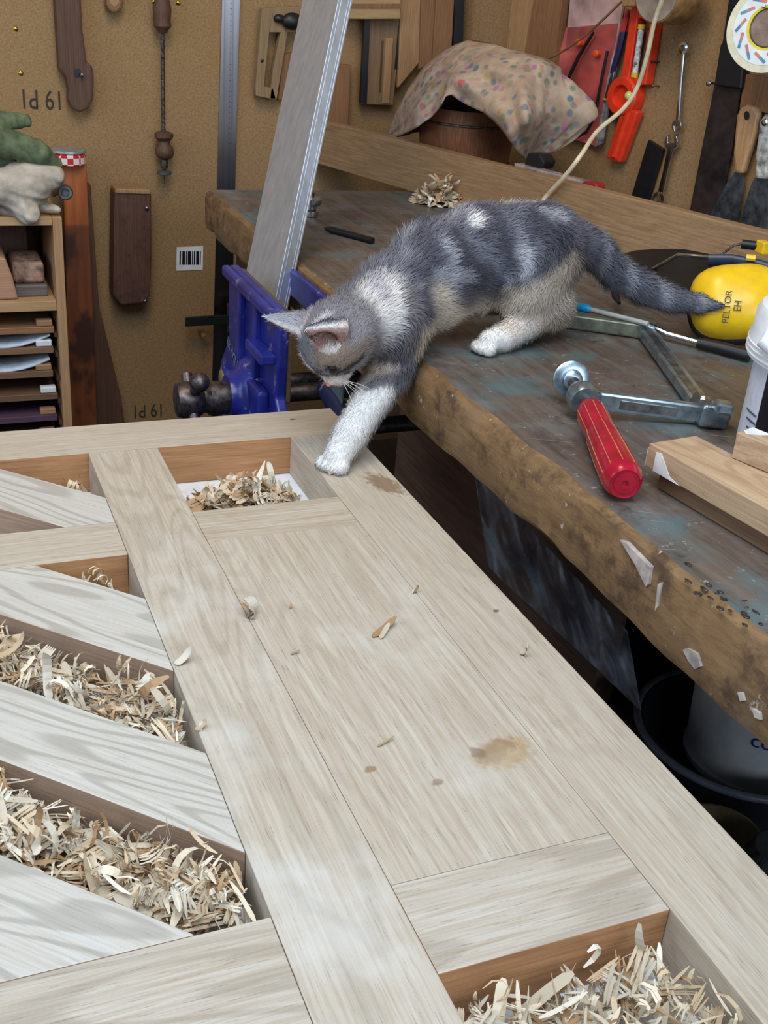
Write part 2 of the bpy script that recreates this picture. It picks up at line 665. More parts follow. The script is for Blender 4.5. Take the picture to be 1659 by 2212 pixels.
wt, wf, wb_, dt, db = wob(1, .0011), wob(2, .0012), wob(3, .0015), dings(4), dings(6, depth=.003)
mm = MB()
X1 = 1.5
rows = []
for i, yv in enumerate(ys):
    f0 = XB+wf[i]
    rows.append([(X1, yv, .02), (f0+.012, yv, .0195+wb_[i]+db[i]*.5), (f0+.003+db[i]*.6, yv, .0225+wb_[i]+db[i]), (f0+wb_[i]*.5, yv, .032),
                 (f0, yv, .055), (f0+wt[i]*.6, yv, ZB-.014-dt[i]), (f0+.0025+dt[i]*.6, yv, ZB-.005-dt[i]), (f0+.009+dt[i], yv, ZB-.0008+wt[i]*.2), (f0+.02+dt[i], yv, ZB), (X1, yv, ZB)])
R_ = np.array(rows)
n_, k_ = R_.shape[:2]
fs, mi = [], []
for i in range(n_-1):
    for j in range(k_-1):
        fs.append((i*k_+j, i*k_+j+1, (i+1)*k_+j+1, (i+1)*k_+j))
        mi.append(0 if j >= 7 else 1)
    fs.append((i*k_+k_-1, i*k_, (i+1)*k_, (i+1)*k_+k_-1))
    mi.append(1)
fs.append(tuple(range(k_)))
fs.append(tuple((n_-1)*k_+j for j in reversed(range(k_))))
mi += [1, 1]
mm.v = [tuple(p) for p in R_.reshape(-1, 3)]
mm.f, mm.mi = fs, mi
build('bench_top', mm, [bench_top_m, bench_front_m], bench, smooth=True)
for lx, ly in ((.56, 1.86), (1.30, 1.86), (.56, .12), (1.30, .12)):
    m = MB().bb(lx-.04, lx+.04, ly-.04, ly+.04, FLOOR, .0195)
    build('leg', m, M['dark_wood'], bench, bevel=.004)
SHZ = -.36
m = MB().bb(.53, 1.34, .14, 1.84, SHZ-.025, SHZ)
build('lower_shelf', m, wood('dark_shelf_wood', (78, 58, 46), (46, 34, 28), HP), bench, bevel=.002)
m = MB().bb(1.34, 1.36, .1, 1.9, FLOOR, .0195)
build('back_panel', m, M['dark_wood'], bench)

# paint splashes and hardened glue on the bench front
BF = Plane((XB, 0, 0), (-1, 0, 0))
paint = plain('old_paint_splash', (178, 166, 158), .6, var=.2)
for pts in ([(1338, 1166), (1352, 1172), (1404, 1225), (1400, 1262), (1394, 1268), (1372, 1222)], [(1474, 1404), (1486, 1400), (1506, 1412), (1514, 1440), (1500, 1446), (1486, 1428)],
            [(1592, 1496), (1604, 1496), (1608, 1514), (1598, 1516)], [(1624, 1530), (1640, 1540), (1642, 1556), (1628, 1550)], [(1420, 1262), (1428, 1258), (1420, 1310), (1414, 1320)]):
    build('paint_splash', MB().prism([BF.at(x, y, .0017) for x, y in pts], V(.004, 0, 0)), paint, bench, bevel=.0003)
glue = plain('hardened_glue', (58, 46, 42), .25, var=.5, scale=200)
rg = np.random.default_rng(17)
for i in range(20):
    s_ = rg.random()
    x, y = 1480+190*s_+rg.normal(0, 9), 1236+140*s_+rg.normal(0, 12)
    c_ = BF.at(x, y, 0)
    if c_[2] > ZB-.004:
        c_ = BT.at(x, y)
        r3_ = (rg.uniform(.001, .003), rg.uniform(.001, .0045), .0007)
    else:
        c_[0] += .0012
        r3_ = (.0017, rg.uniform(.001, .0045), rg.uniform(.0008, .002))
    build('glue_blob', MB().ball(c_, r3_, seg=10), glue, bench, smooth='all')
# ------------------------------------------------------------------ plank on edge at the back of the bench
PL0 = V(.7814, 2.2639, ZB)
PN = WR.n
PLK = Plane(PL0, PN)
a = PL0 - DV*.0
b = PL0 + DV*1.75
m = MB()
hgt = .0865
m.prism([a+UPZ*.0006, b+UPZ*.0006, b+UPZ*hgt, a+UPZ*hgt], -PN*.024)
plank_m = wood('plank_oak', (170, 138, 100), (134, 102, 70), math.atan2(DV[1], DV[0]), rings=.2, pores=.4, fine=.7,
               patch=((110, 84, 60), .55, .75, .5, 9))
tag(build('oak_plank', m, plank_m, bevel=.0015), 'long oak plank standing on edge along the back of the workbench', 'plank')

# ------------------------------------------------------------------ vise (jaws close along x, screw points to -x)
VC = 1.335
vise = thing('bench_vise', 'blue enamelled woodworking vise bolted to the front of the workbench', 'vise', (.42, VC, -.12))


def yz(pts, x):
    return [V(x, y, z) for y, z in pts]


o = [(1.452, .088), (1.452, .02), (1.444, -.018), (1.462, -.03), (1.490, -.06), (1.498, -.10), (1.485, -.15), (1.40, -.165), (1.27, -.165), (1.195, -.15),
     (1.185, -.10), (1.200, -.05), (1.226, -.02), (1.222, .02), (1.222, .088)]
m = MB().prism(yz(o, .388), (.014, 0, 0))
fj = build('front_jaw', m, M['blue'], vise, bevel=.003)
# ribs and rim proud of the jaw face
m = MB().bb(.378, .389, 1.222, 1.452, .074, .088)
build('jaw_lip', m, M['blue'], fj, bevel=.003)
for yv in (1.300, 1.372):
    m = MB().prism([V(.389, yv-.006, .08), V(.389, yv+.006, .08), V(.389, yv+.006, -.02), V(.389, yv-.006, -.02), V(.389, yv-.006, .08)][:4], (-.009, 0, 0))
    build('rib', m, M['blue'], fj, bevel=.002)
m = MB()
m.prism([V(.389, 1.23, .034), V(.389, 1.30, .034), V(.389, 1.30, .020), V(.389, 1.23, .020)], (-.02, 0, 0))
build('ledge', m, M['blue'], fj, bevel=.003)
m = MB()
prof = [(.052, 0), (.052, .004), (.047, .012), (.036, .020), (.030, .026), (.029, .034)]
m.lathe((.389, VC-.005, -.055), (-1, 0, 0), prof, 28)
build('screw_boss', m, M['blue'], fj, smooth=True)
m = MB().prism([V(.389, 1.25, -.02), V(.389, 1.31, -.02), V(.389, 1.325, -.16), V(.389, 1.235, -.16)], (-.016, 0, 0))
build('web', m, M['blue'], fj, bevel=.006, seg=3)
for yy, zz in ((1.455, -.075), (1.43, -.115), (1.215, -.075)):
    m = MB().lathe((.389, yy, zz), (-1, 0, 0), [(.020, 0), (.020, .006), (.013, .007), (.013, .0071)], 20)
    m2 = build('rod_boss', m, M['blue'], fj, smooth=True)
    m = MB().lathe((.3815, yy, zz), (-1, 0, 0), [(.0125, 0), (.0125, .002), (.009, .003)], 18)
    build('guide_rod', m, plain('worn_rod_end', (150, 128, 96), .5, .3), m2, smooth=True)
m = MB().text('IRWIN', (V(.3878, 1.425, -.028), V(0, -.94, -.34), V(0, -.34, .94)), .022, .9, .0004)
build('lettering', m, plain('cast_lettering', (150, 156, 190), .5), fj, fix=False)
m = MB().bb(.4022, .409, 1.228, 1.446, -.03, .084)
build('jaw_cheek', m, wood('vise_cheek_wood', (120, 94, 70), (80, 60, 44), HP), vise, bevel=.002)
m = MB().bb(.467, .4765, 1.25, 1.452, .050, .086)
build('rear_jaw', m, M['blue'], vise, bevel=.003)
m = MB().bb(.452, .4615, 1.24, 1.44, -.03, .08)
pass
for yy in (1.245, 1.43):
    m = MB().tube([V(.402, yy, -.075), V(.60, yy, -.075)], .011, 12)
    build('guide_rod', m, M['dark_steel'], vise, smooth=True)
m = MB().tube([V(.40, VC-.005, -.055), V(.60, VC-.005, -.055)], .012, 12)
build('lead_screw', m, M['dark_steel'], vise, smooth=True)
sc = V(.355, VC-.005, -.055)
m = MB().lathe(sc, (-1, 0, 0), [(.017, -.01), (.021, -.004), (.022, .004), (.022, .024), (.019, .027), (.018, .032), (.021, .035), (.0235, .040), (.0235, .060), (.021, .066), (.012, .068)], 26)
sh = build('screw_head', m, M['dark_steel'], vise, smooth=True)
hx = sc[0]-.047
m = MB().tube([V(hx, VC-.065, -.055-.06), V(hx, VC+.02, -.03)], .0075, 12)
build('tommy_bar', m, M['dark_steel'], sh, smooth=True)
hb = ony(431, 826, VC-.035)
m = MB().ball(hb, .0128, seg=20)
m.tube([hb, V(hx, VC-.005, -.055)], .0075, 12)
build('tommy_bar_knob', m, M['dark_steel'], sh, smooth=True)

# ------------------------------------------------------------------ aluminium straight edge clamped in the vise
Xb, Yb, tx, ty, phi, wd_, tk = .43203, 1.45088, .29542, .30932, -.15703, .0981, .0220
ax = V(tx, ty, 1)
ax /= np.linalg.norm(ax)
wdv = V(math.sin(phi), math.cos(phi), 0)
wdv -= ax*(wdv @ ax)
wdv /= np.linalg.norm(wdv)
ndv = np.cross(wdv, ax)
B0 = V(Xb, Yb, 0)
t = NT('brushed_aluminium')
v = t.coords((0, 0, 0), (1, 1, 1))
vv_ = t.n('ShaderNodeTexCoord').outputs['Object']
n1 = t.noise(t.coords((0, 0, 0), (120, 120, 3)), 1, 4, .6)
c = t.ramp(n1, [(.3, (190, 196, 206)), (.7, (214, 220, 230))])
t.bump(n1, .05, .001)
alu = t.done(c, .42, .85)
se = thing('aluminium_straight_edge', 'tall aluminium box-section straight edge leaning up out of the blue vise', 'straight edge', tuple(B0+ax*.0))
L_ = .80
wl = .003
ctr = B0 + ax*(L_/2+.012)
m = MB()
A3 = (ndv, wdv, ax)
m.box(ctr-ndv*(tk/2-wl/2), (wl, wd_, L_), A3)
m.box(ctr+ndv*(tk/2-wl/2), (wl, wd_, L_), A3)
build('broad_face', m, alu, se, bevel=.0006)
m = MB()
m.box(ctr-wdv*(wd_/2-wl/2), (tk-2*wl, wl, L_), A3)
m.box(ctr+wdv*(wd_/2-wl/2), (tk-2*wl, wl, L_), A3)
for k in (-.25, .25):
    m.box(ctr-wdv*(wd_/2-.0002)+ndv*tk*k, (.0012, .0012, L_), A3)
build('narrow_face', m, alu, se)

# ------------------------------------------------------------------ small things on the far end of the bench
p = BT.at(672, 468, 0)
kb = thing('threaded_knob', 'small chrome knob standing on the bench beside the straight edge', 'knob', tuple(p))
m = MB().lathe(p+UPZ*.0008, UPZ, [(.011, 0), (.012, .004), (.012, .009), (.008, .012), (.0085, .016), (.0145, .018), (.0165, .022), (.0165, .028), (.013, .032), (.004, .033)], 22)
build('body', m, M['chrome'], kb, smooth=True)
m = MB().lathe(p+UPZ*.034, UPZ, [(.004, -.002), (.004, .004), (.001, .005)], 10)
build('stud', m, M['dark_steel'], kb, smooth=True)
pa, pb = BT.at(706, 494, .005), BT.at(805, 520, .005)
d_ = (pb-pa)
pen = thing('marking_pen', 'black marker pen lying on the bench behind the kitten', 'pen', tuple((pa+pb)/2-UPZ*.005))
m = MB().tube([pa, pa+d_*.12], [.0035, .0052], 10).tube([pa+d_*.12, pb], .0052, 10)
build('barrel', m, M['black'], pen, smooth=True)
m = MB().tube([pa-d_*.05, pa], [.0015, .003], 8)
build('nib', m, M['black'], pen, smooth=True)

# ------------------------------------------------------------------ bucket with floral cloth behind the plank
BC = PLK.at(1003, 330, -.125)
BC[2] = ZB+.0005
bk = thing('brown_bucket', 'brown stave bucket with a wire hoop standing behind the plank', 'bucket', tuple(BC))
m = MB().lathe(BC, UPZ, [(.078, 0), (.084, .04), (.090, .10), (.092, .15), (.088, .15), (.082, .03), (.002, .028)], 36)
build('shell', m, wood('bucket_wood', (132, 84, 52), (86, 50, 30), 0, tilt=(0, HP), rough=.45), bk, smooth=True)
for h_, rr in ((.055, .0862), (.125, .0918)):
    m = MB()
    m.tube([BC+UPZ*h_+V(math.cos(a_), math.sin(a_), 0)*rr for a_ in np.linspace(0, 2*math.pi, 40)], .0022, 6, caps=False)
    build('hoop', m, M['dark_steel'], bk, smooth=True)
# cloth: inner hem in front, crest over the rim, rear hem behind
CP = Plane(BC, PN)
outer = [(838, 296), (850, 258), (880, 195), (915, 145), (960, 108), (1010, 86), (1055, 92), (1090, 106), (1140, 124), (1170, 142), (1176, 190), (1178, 240), (1172, 280), (1158, 312), (1142, 334)]
inner = [(840, 298), (868, 292), (900, 276), (932, 252), (952, 228), (962, 207), (975, 204), (990, 216), (1015, 230), (1045, 243), (1070, 262), (1090, 286), (1105, 308), (1120, 330), (1134, 344)]
def resamp(pts, n):
    pts = np.array(pts, float)
    s = np.r_[0, np.cumsum(np.linalg.norm(np.diff(pts, axis=0), axis=1))]
    t_ = np.linspace(0, s[-1], n)
    return np.stack([np.interp(t_, s, pts[:, k]) for k in range(pts.shape[1])], 1)
NO, NR = 70, 26
po, pi_ = resamp(outer, NO), resamp(inner, NO)
r3 = np.random.default_rng(9)
ph = r3.uniform(0, 6.3, (6, 3))
G = np.zeros((NR*2-1, NO, 3))
for i in range(NR):
    s = i/(NR-1)
    for j in range(NO):
        q = pi_[j]*(1-s)+po[j]*s
        k = j/(NO-1)
        bulge = .105*math.cos(s*HP)**.8 + .012*math.sin(9*k+2*s+ph[0, 0]) + .007*math.sin(23*k-5*s+ph[1, 0])+.006*math.sin(14*s+8*k)
        edge = min(1, 6*k, 6*(1-k))
        off = .012+bulge*(.25+.75*edge)
        w_ = CP.at(q[0], q[1], off)
        G[NR-1-i+NR-1, j] = w_
        if i > 0:
            G[i-0, j] = G[i, j]
for i in range(NR-1):       # rear half mirrors the front, hanging behind
    s = i/(NR-1)
    src = G[2*(NR-1)-i]
    for j in range(NO):
        d0 = (src[j]-CP.p0) @ PN
        G[i, j] = src[j]-PN*(d0*1.55)+UPZ*.01*(1-s)
t = NT('floral_cloth')
v = t.coords()
c = t.ramp(t.noise(v, 26, 4, .6), [(.3, (148, 122, 102)), (.7, (192, 170, 148))])
vor = t.n('ShaderNodeTexVoronoi')
vor.inputs['Scale'].default_value = 58
t.L(v, vor.inputs['Vector'])
bl = t.step(vor.outputs['Distance'], .26, .5, 1, 0)
hue = t.ramp(vor.outputs['Color'], [(.0, (176, 84, 90)), (.35, (96, 122, 104)), (.6, (190, 150, 96)), (.8, (150, 96, 128)), (1.0, (84, 110, 116))])
hsel = t.n('ShaderNodeSeparateColor')
t.L(vor.outputs['Color'], hsel.inputs[0])
hue = t.ramp(hsel.outputs[0], [(.0, (186, 84, 92)), (.3, (92, 124, 104)), (.5, (190, 150, 96)), (.7, (164, 100, 140)), (.9, (84, 112, 120))])
lot = t.step(t.noise(t.coords(loc=(2, 2, 2)), 9, 3, .6), .30, .5, .35, .95)
c = t.mix(t.math('MULTIPLY', bl, lot), c, hue)
t.bump(t.noise(v, 60, 4, .6), .35, .004)
cm = t.done(c, .9)
m = MB().grid(G)
tag(build('floral_cloth', m, cm, smooth='all', solid=.003), 'crumpled floral patterned cloth draped over the brown bucket', 'cloth')
# black wedge and red-tipped blister pack lying behind the plank
p = PLK.at(1155, 352, -.045)
m = MB().prism([PLK.at(*q, -.04) for q in ((1130, 362), (1140, 330), (1165, 332), (1176, 350), (1168, 366))], -PN*.03)
tag(build('black_rubber_wedge', m, M['black'], bevel=.003), 'small black rubber wedge behind the plank under the cloth corner', 'wedge')
pk = thing('pencil_pack', 'slim clear pack with red end cap lying along the plank top', 'pack', tuple(PLK.at(1220, 390, -.05)))
m = MB().prism([PLK.at(*q, -.03) for q in ((1110, 352), (1262, 392), (1262, 404), (1110, 366))], -PN*.02)
build('sleeve', m, plain('clear_sleeve', (168, 150, 146), .2, var=.15), pk, bevel=.002)
m = MB().prism([PLK.at(*q, -.028) for q in ((1258, 391), (1288, 396), (1288, 410), (1258, 404))], -PN*.022)
build('end_cap', m, plain('red_cap', (170, 30, 36), .4), pk, bevel=.003)
m = MB().prism([PLK.at(*q, -.0285) for q in ((1140, 366), (1262, 399), (1262, 407), (1140, 375))], -PN*.004)
build('insert', m, M['black'], pk)

# ------------------------------------------------------------------ cords
def cord(name, pts, r, mat, label, cat='cord'):
    P = np.array(pts)
    # catmull-rom
    out = []
    Q = np.vstack([2*P[0]-P[1], P, 2*P[-1]-P[-2]])
    for i in range(1, len(Q)-2):
        for s in np.linspace(0, 1, 9, endpoint=False):
            out.append(.5*((2*Q[i]) + (-Q[i-1]+Q[i+1])*s + (2*Q[i-1]-5*Q[i]+4*Q[i+1]-Q[i+2])*s*s + (-Q[i-1]+3*Q[i]-3*Q[i+1]+Q[i+2])*s**3))
    out.append(P[-1])
    mb = MB().tube(out, r, 8)
    return tag(build(name, mb, mat, smooth=True), label, cat)
cream = plain('cream_cord', (222, 206, 172), .6, var=.08)
cord('power_cord', [WR.at(1446, -60, .22), WR.at(1430, 0, .20), WR.at(1413, 50, .19), WR.at(1398, 120, .18), WR.at(1376, 190, .17), WR.at(1345, 236, .20),
                    WR.at(1290, 284, .26), WR.at(1255, 335, .325), WR.at(1222, 378, .336), PLK.at(1180, 424, .010), PLK.at(1164, 446, .022), onz(1130, 500, ZB+.004)], .0036, cream,
     'cream power cord hanging down in front of the orange level')
cord('jute_string', [WR.at(1400, -40, .05), WR.at(1345, 2, .05), WR.at(1300, 45, .05), WR.at(1250, 88, .05), WR.at(1195, 122, .05), WR.at(1150, 136, .06), WR.at(1120, 138, .10)], .0022,
     plain('brown_string', (128, 86, 54), .8), 'thin brown string crossing in front of the red blister pack')
# ------------------------------------------------------------------ things hanging on the back wall
def wallprism(P, pts, off, th, mb=None, mi=0):
    mb = mb or MB()
    return mb.prism([P.at(x, y, off) for x, y in pts], -P.n*th, mi)


def ell(cx, cy, rx, ry, n=20, a0=0, a1=2*math.pi):
    return [(cx+rx*math.cos(a0+(a1-a0)*i/n), cy+ry*math.sin(a0+(a1-a0)*i/n)) for i in range(n)]


def nail(P, x, y, r, mat, off=.012):
    c_ = P.at(x, y, 0)
    return MB().lathe(c_, P.n, [(r*.5, -.001), (r*.5, off-.003), (r, off-.002), (r*.9, off), (r*.3, off+.001)], 10)


M['stamp'] = plain('stamp_ink', (58, 50, 46), .8, var=.2)
# ink stamp upside down on the board
for name, (cx, cy), txt, lab, sz in (('ink_stamp', (90, 213), '19 P1', 'upside-down ink stamp 19 P1 on the board above the gloves', .050),
                                     ('ink_stamp', (320, 886), '19 P1', 'faint ink stamp low on the board just above the oak door', .044)):
    m = MB().text(txt, (WB.at(cx, cy, .0008), V(-1, 0, 0), V(0, 0, -1)), sz, .72)
    tag(build(name, m, M['stamp'], fix=False), lab, 'stamp', 'ink stamps on the board')
# four brass screws
for (x, y), lab in (((34, 62), 'brass screw head high on the board near the left edge'), ((45, 158), 'dull brass screw head just above the upside-down stamp'),
                    ((333, 4), 'brass screw left of the hanging push drill top'), ((385, 6), 'brass screw right of the hanging push drill top')):
    m = MB().lathe(WB.at(x, y, .0004), WB.n, [(.0045, 0), (.0045, .001), (.003, .0025), (.0006, .003)], 12)
    m.box(WB.at(x, y, .0038), (.006, .0006, .001))
    tag(build('brass_screw', m, M['brass'], smooth=True), lab, 'screw', 'brass screws in the board')

# long wooden tool handle with a rounded end, on a nail
th_ = thing('wooden_plane_stock', 'long dark wooden stock with a rounded notched end hung on a nail', 'tool', tuple(WB.at(165, 240, 0)))
pts = [(114, -60), (121, 40), (128, 150), (143, 168), (148, 195), (147, 215), (155, 234), (172, 243), (190, 236), (201, 215), (203, 190), (203, 160), (199, 142), (188, 136), (178, 60), (172, -60)]
build('stock', wallprism(WB, pts, .034, .031), M['dark_wood_v'], th_, bevel=.004)
build('nail', nail(WB, 170, 157, .004, None, .045), M['steel'], th_, smooth=True)
m = wallprism(WB, ell(167, 158, 8, 10), .0345, .001)
build('nail_hole', m, M['black'], th_)
# small wooden end at the top edge
hh = thing('wooden_chisel_handle', 'small wooden tool handle end hanging at the top of the board', 'handle', tuple(WB.at(247, 28, 0)))
pts = [(228, -60), (230, 12), (238, 26), (250, 29), (261, 22), (266, 8), (268, -60)]
build('grip', wallprism(WB, pts, .03, .022), M['brown_wood_v'], hh, bevel=.005)
m = wallprism(WB, [(238, -60), (239, 8), (248, 16), (257, 6), (258, -60)], .0312, .002)
build('inlay', m, M['tan_wood_v'], hh)

# push drill
dr = thing('push_drill', 'old push drill with turned wooden knobs hanging upright on the board', 'hand drill', tuple(WB.at(352, 380, 0)))


def px_r(y, px, P=WB):
    return np.linalg.norm(P.at(350+px, y)-P.at(350, y))


def turned(prof, off=.03):
    """prof: (pixel x, pixel y, pixel radius) down the tool -> stacked tube"""
    return MB().tube([WB.at(x, y, off) for x, y, r in prof], [px_r(y, r) for x, y, r in prof], 16)


dk = M['dark_wood_v']
build('upper_handle', turned([(350, -60, 14), (350, 0, 16), (350, 18, 20), (350, 30, 19), (350, 44, 18), (351, 56, 19), (351, 62, 14), (351, 72, 7)]), dk, dr, smooth=True)
build('shaft', turned([(351, 66, 4), (352, 180, 4), (353, 285, 4)]), M['dark_steel'], dr, smooth=True)
# spiral wound on the shaft
sp = []
for i in range(160):
    s = i/159
    x, y = 351+2*s, 76+205*s
    c_ = WB.at(x, y, .03)
    a_ = s*2*math.pi*16
    sp.append(c_+V(math.cos(a_)*.0034, math.sin(a_)*.0034, 0))
build('spiral', MB().tube(sp, .0012, 5), M['dark_steel'], dr, smooth=True)
build('slide_knob', turned([(354, 284, 12), (354, 288, 20), (354, 296, 20), (355, 304, 13), (355, 312, 13), (355, 320, 19), (356, 330, 20), (356, 338, 17), (356, 344, 9)]), dk, dr, smooth=True)
build('chuck', turned([(355, 342, 7), (355, 352, 9), (355, 364, 7)]), M['dark_steel'], dr, smooth=True)
m = turned([(355, 366, 4), (355, 370, 15), (355, 376, 15), (355, 379, 4)])
build('collar', m, plain('grey_collar', (88, 92, 92), .5, .4), dr, smooth=True)
build('bit', turned([(355, 376, 2), (355, 398, 1.2)]), M['dark_steel'], dr)

# long steel rule, runs down behind the bench
rl = thing('steel_rule', 'long steel rule hanging flat against the board left of the straight edge', 'ruler', tuple(WB.at(485, 900, 0)))
t = NT('satin_rule_steel')
c = t.ramp(t.noise(t.coords((0, 0, 0), (200, 1, 2)), 1, 3, .6), [(.3, (120, 116, 118)), (.7, (156, 152, 154))])
rule_m = t.done(c, .27, 1.0)
pts = [(481, -40), (519, -40), (494, 960), (455, 960)]
build('blade', wallprism(WB, pts, .006, .0025), rule_m, rl)
m = MB()
for i in range(100):
    z = .47-i*.01
    x = WB.at(497, 100)[0]
    m.box((x-.0005, WY-.0062, z), (.004 if i % 5 == 0 else .0022, .0003, .0008))
build('graduations', m, M['black'], rl)['kind'] = 'stuff'

# wooden block plane body
wb2 = thing('wooden_block', 'reddish-brown weathered wooden block hung on the board left of the label', 'block', tuple(WB.at(290, 668, 0)))
pts = [(247, 414), (327, 416), (328, 560), (324, 640), (310, 656), (262, 660), (244, 640), (245, 520)]
build('body', wallprism(WB, pts, .055, .05), wood('red_brown_block', (112, 74, 58), (70, 44, 36), 0, tilt=(0, HP), rough=.6, patch=((48, 32, 30), .5, .7, .6, 30)), wb2, bevel=.004)
build('end_grain_cap', wallprism(WB, [(249, 408), (325, 410), (325, 420), (249, 418)], .058, .05), M['tan_wood_v'], wb2, bevel=.002)
build('pin', nail(WB, 305, 437, .004, None, .06), M['steel'], wb2)
build('pin', nail(WB, 302, 634, .004, None, .06), M['steel'], wb2)

# barcode label
lb = thing('barcode_label', 'small white barcode sticker on the board left of the vise', 'label', tuple(WB.at(410, 585, 0)))
build('paper', wallprism(WB, [(382, 534), (439, 532), (438, 583), (381, 585)], .0012, .001), M['white'], lb)
for x0, w0 in ((388, 3), (394, 6), (402, 2), (406, 7), (415, 2), (419, 3), (424, 6), (432, 2)):
    build('bar', wallprism(WB, [(x0, 543), (x0+w0, 543), (x0+w0-.5, 572), (x0-.5, 572)], .0015, .0004), M['black'], lb)

# dark steel blade sticking out horizontally behind the vise
bl = thing('try_square', 'dark green-black try square blade sticking out left of the vise', 'square', tuple(WB.at(450, 705, 0)))
build('blade', wallprism(WB, [(402, 686), (505, 680), (505, 700), (400, 706)], .05, .006), plain('dark_green_steel', (44, 56, 52), .5, .6), bl, bevel=.001)
build('stock', wallprism(WB, [(495, 660), (560, 656), (560, 720), (495, 722)], .055, .02), M['dark_wood'], bl, bevel=.002)
build('hook', nail(WB, 430, 712, .006, None, .045), M['brown_wood_v'], bl)

# wooden sliding bevel with slot and wing knob
bv = thing('slotted_angle_gauge', 'pale wooden slotted angle gauge with a black knob left of the straight edge', 'gauge', tuple(WB.at(590, 215, 0)))
gm = wood('dusty_wood', (158, 132, 98), (122, 98, 70), 0, tilt=(0, HP), rough=.8, pores=.2)
m = MB()
wallprism(WB, [(566, 20), (593, 16), (582, 70), (570, 190), (552, 188)], .03, .018, m)
wallprism(WB, [(593, 16), (650, 14), (640, 70), (582, 70)], .03, .018, m)
wallprism(WB, [(607, 68), (622, 68), (598, 214), (583, 214), (590, 150)], .03, .018, m)
wallprism(WB, [(552, 186), (574, 188), (590, 190), (597, 216), (553, 207)], .03, .018, m)
build('stock', m, gm, bv, bevel=.001)
build('arm', wallprism(WB, [(612, 118), (640, 112), (626, 214), (600, 216)], .014, .01), M['brown_wood_v'], bv, bevel=.001)
m = MB().ball(WB.at(632, 46, .04), (.022, .012, .016), seg=14)
m.ball(WB.at(603, 40, .036), (.012, .008, .008), seg=10)
build('wing_knob', m, M['black'], bv, smooth=True)
build('peg', nail(WB, 557, 128, .004, None, .03), M['black'], bv)

# second slotted gauge right of the straight edge
gg = thing('wooden_gauge', 'brown wooden gauge with grooved face hung right of the straight edge', 'gauge', tuple(WB.at(820, 230, 0)))
m = MB()
wallprism(WB, [(792, 40), (868, 40), (850, 228), (782, 226)], .03, .022, m)
build('stock', m, wood('gauge_wood', (140, 112, 80), (104, 80, 56), 0, tilt=(0, HP), rough=.75), gg, bevel=.002)
build('edge_strip', wallprism(WB, [(788, 40), (800, 40), (792, 226), (779, 222)], .034, .01), M['black'], gg)
build('groove', wallprism(WB, [(824, 88), (829, 88), (823, 200), (818, 200)], .0305, .002), M['dark_wood_v'], gg)
build('groove', wallprism(WB, [(860, 55), (864, 55), (857, 150), (852, 150)], .0305, .002), M['black'], gg)
build('tongue', wallprism(WB, [(834, 82), (850, 82), (841, 224), (826, 224)], .033, .01), M['tan_wood_v'], gg, bevel=.001)
bx = thing('pale_wooden_box', 'pale wooden box end hanging at the top above the gauge', 'box', tuple(WB.at(815, 40, 0)))
build('body', wallprism(WB, [(754, -50), (868, -50), (866, 42), (752, 42)], .06, .055), wood('pale_box_wood', (182, 152, 106), (150, 120, 80), 0, rough=.6), bx, bevel=.003)
build('lip', wallprism(WB, [(756, 8), (866, 8), (866, 17), (756, 17)], .063, .004), M['brown_wood_v'], bx)

# battens leaning in the corner
for i, (pts, mt, lab) in enumerate([
        ([(722, 140), (758, 140), (752, 272), (706, 272)], M['brown_wood_v'], 'short brown batten standing right behind the straight edge'),
        ([(868, -60), (912, -60), (909, 132), (860, 190)], M['tan_wood_v'], 'pale batten leftmost of three leaning in the wall corner'),
        ([(912, -60), (945, -60), (936, 130), (906, 150)], M['brown_wood_v'], 'brown batten in the middle of three leaning in the wall corner'),
        ([(945, -60), (985, -60), (975, 120), (934, 140)], M['brown_wood_v'], 'brown batten rightmost of three leaning in the wall corner')]):
    mb = wallprism(WB, pts, .03+.006*i, .018)
    v0 = np.array(mb.v)
    tag(build('wooden_batten', mb, mt, bevel=.0015), lab, 'batten', 'battens in the wall corner')
m = wallprism(WB, [(984, -60), (1004, -60), (998, 160), (978, 160)], .05, .01)
tag(build('black_strip', m, M['black']), 'narrow black strip standing upright in the wall corner', 'strip')

# ------------------------------------------------------------------ things hanging on the right wall
bd = wallprism(WR, [(1112, -60), (1160, -60), (1128, 130), (1092, 122)], .03, .02)
tag(build('hanging_slat', bd, M['tan_wood_v'], bevel=.001), 'pale brown slat hanging left of the red blister pack', 'slat', 'slats on the right wall')
bd = wallprism(WR, [(1160, -60), (1222, -60), (1196, 140), (1130, 128)], .026, .02)
tag(build('hanging_slat', bd, M['brown_wood_v'], bevel=.001), 'dark brown slat tucked behind the red blister pack', 'slat', 'slats on the right wall')

# red blister pack with black loop
bp = thing('blister_pack', 'clear blister pack with a red card and black wire loop hung beside the cloth', 'pack', tuple(WR.at(1240, 310, 0)))
redcard = plain('red_card', (196, 96, 92), .4, var=.15, scale=18)
build('card', wallprism(WR, [(1222, 60), (1336, 50), (1314, 200), (1294, 318), (1236, 300), (1178, 275), (1192, 190)], .012, .006), redcard, bp)
m = wallprism(WR, [(1236, -60), (1352, -60), (1332, 120), (1222, 110)], .012, .005)
build('header_card', m, plain('pale_pink_card', (196, 160, 156), .4, var=.2, scale=14), bp)
lp = [(1282, 70), (1250, 120), (1222, 180), (1205, 245), (1212, 280), (1240, 300), (1268, 285), (1284, 250), (1296, 190), (1306, 140), (1312, 110)]
build('wire_loop', MB().tube([WR.at(*q, .022) for q in resamp(lp, 40)], .0028, 8), M['black'], bp, smooth=True)
t = NT('clear_blister')
t.b.inputs['Transmission Weight'].default_value = 1.0
clear = t.done((244, 226, 224), .08, IOR=1.06)
G = []
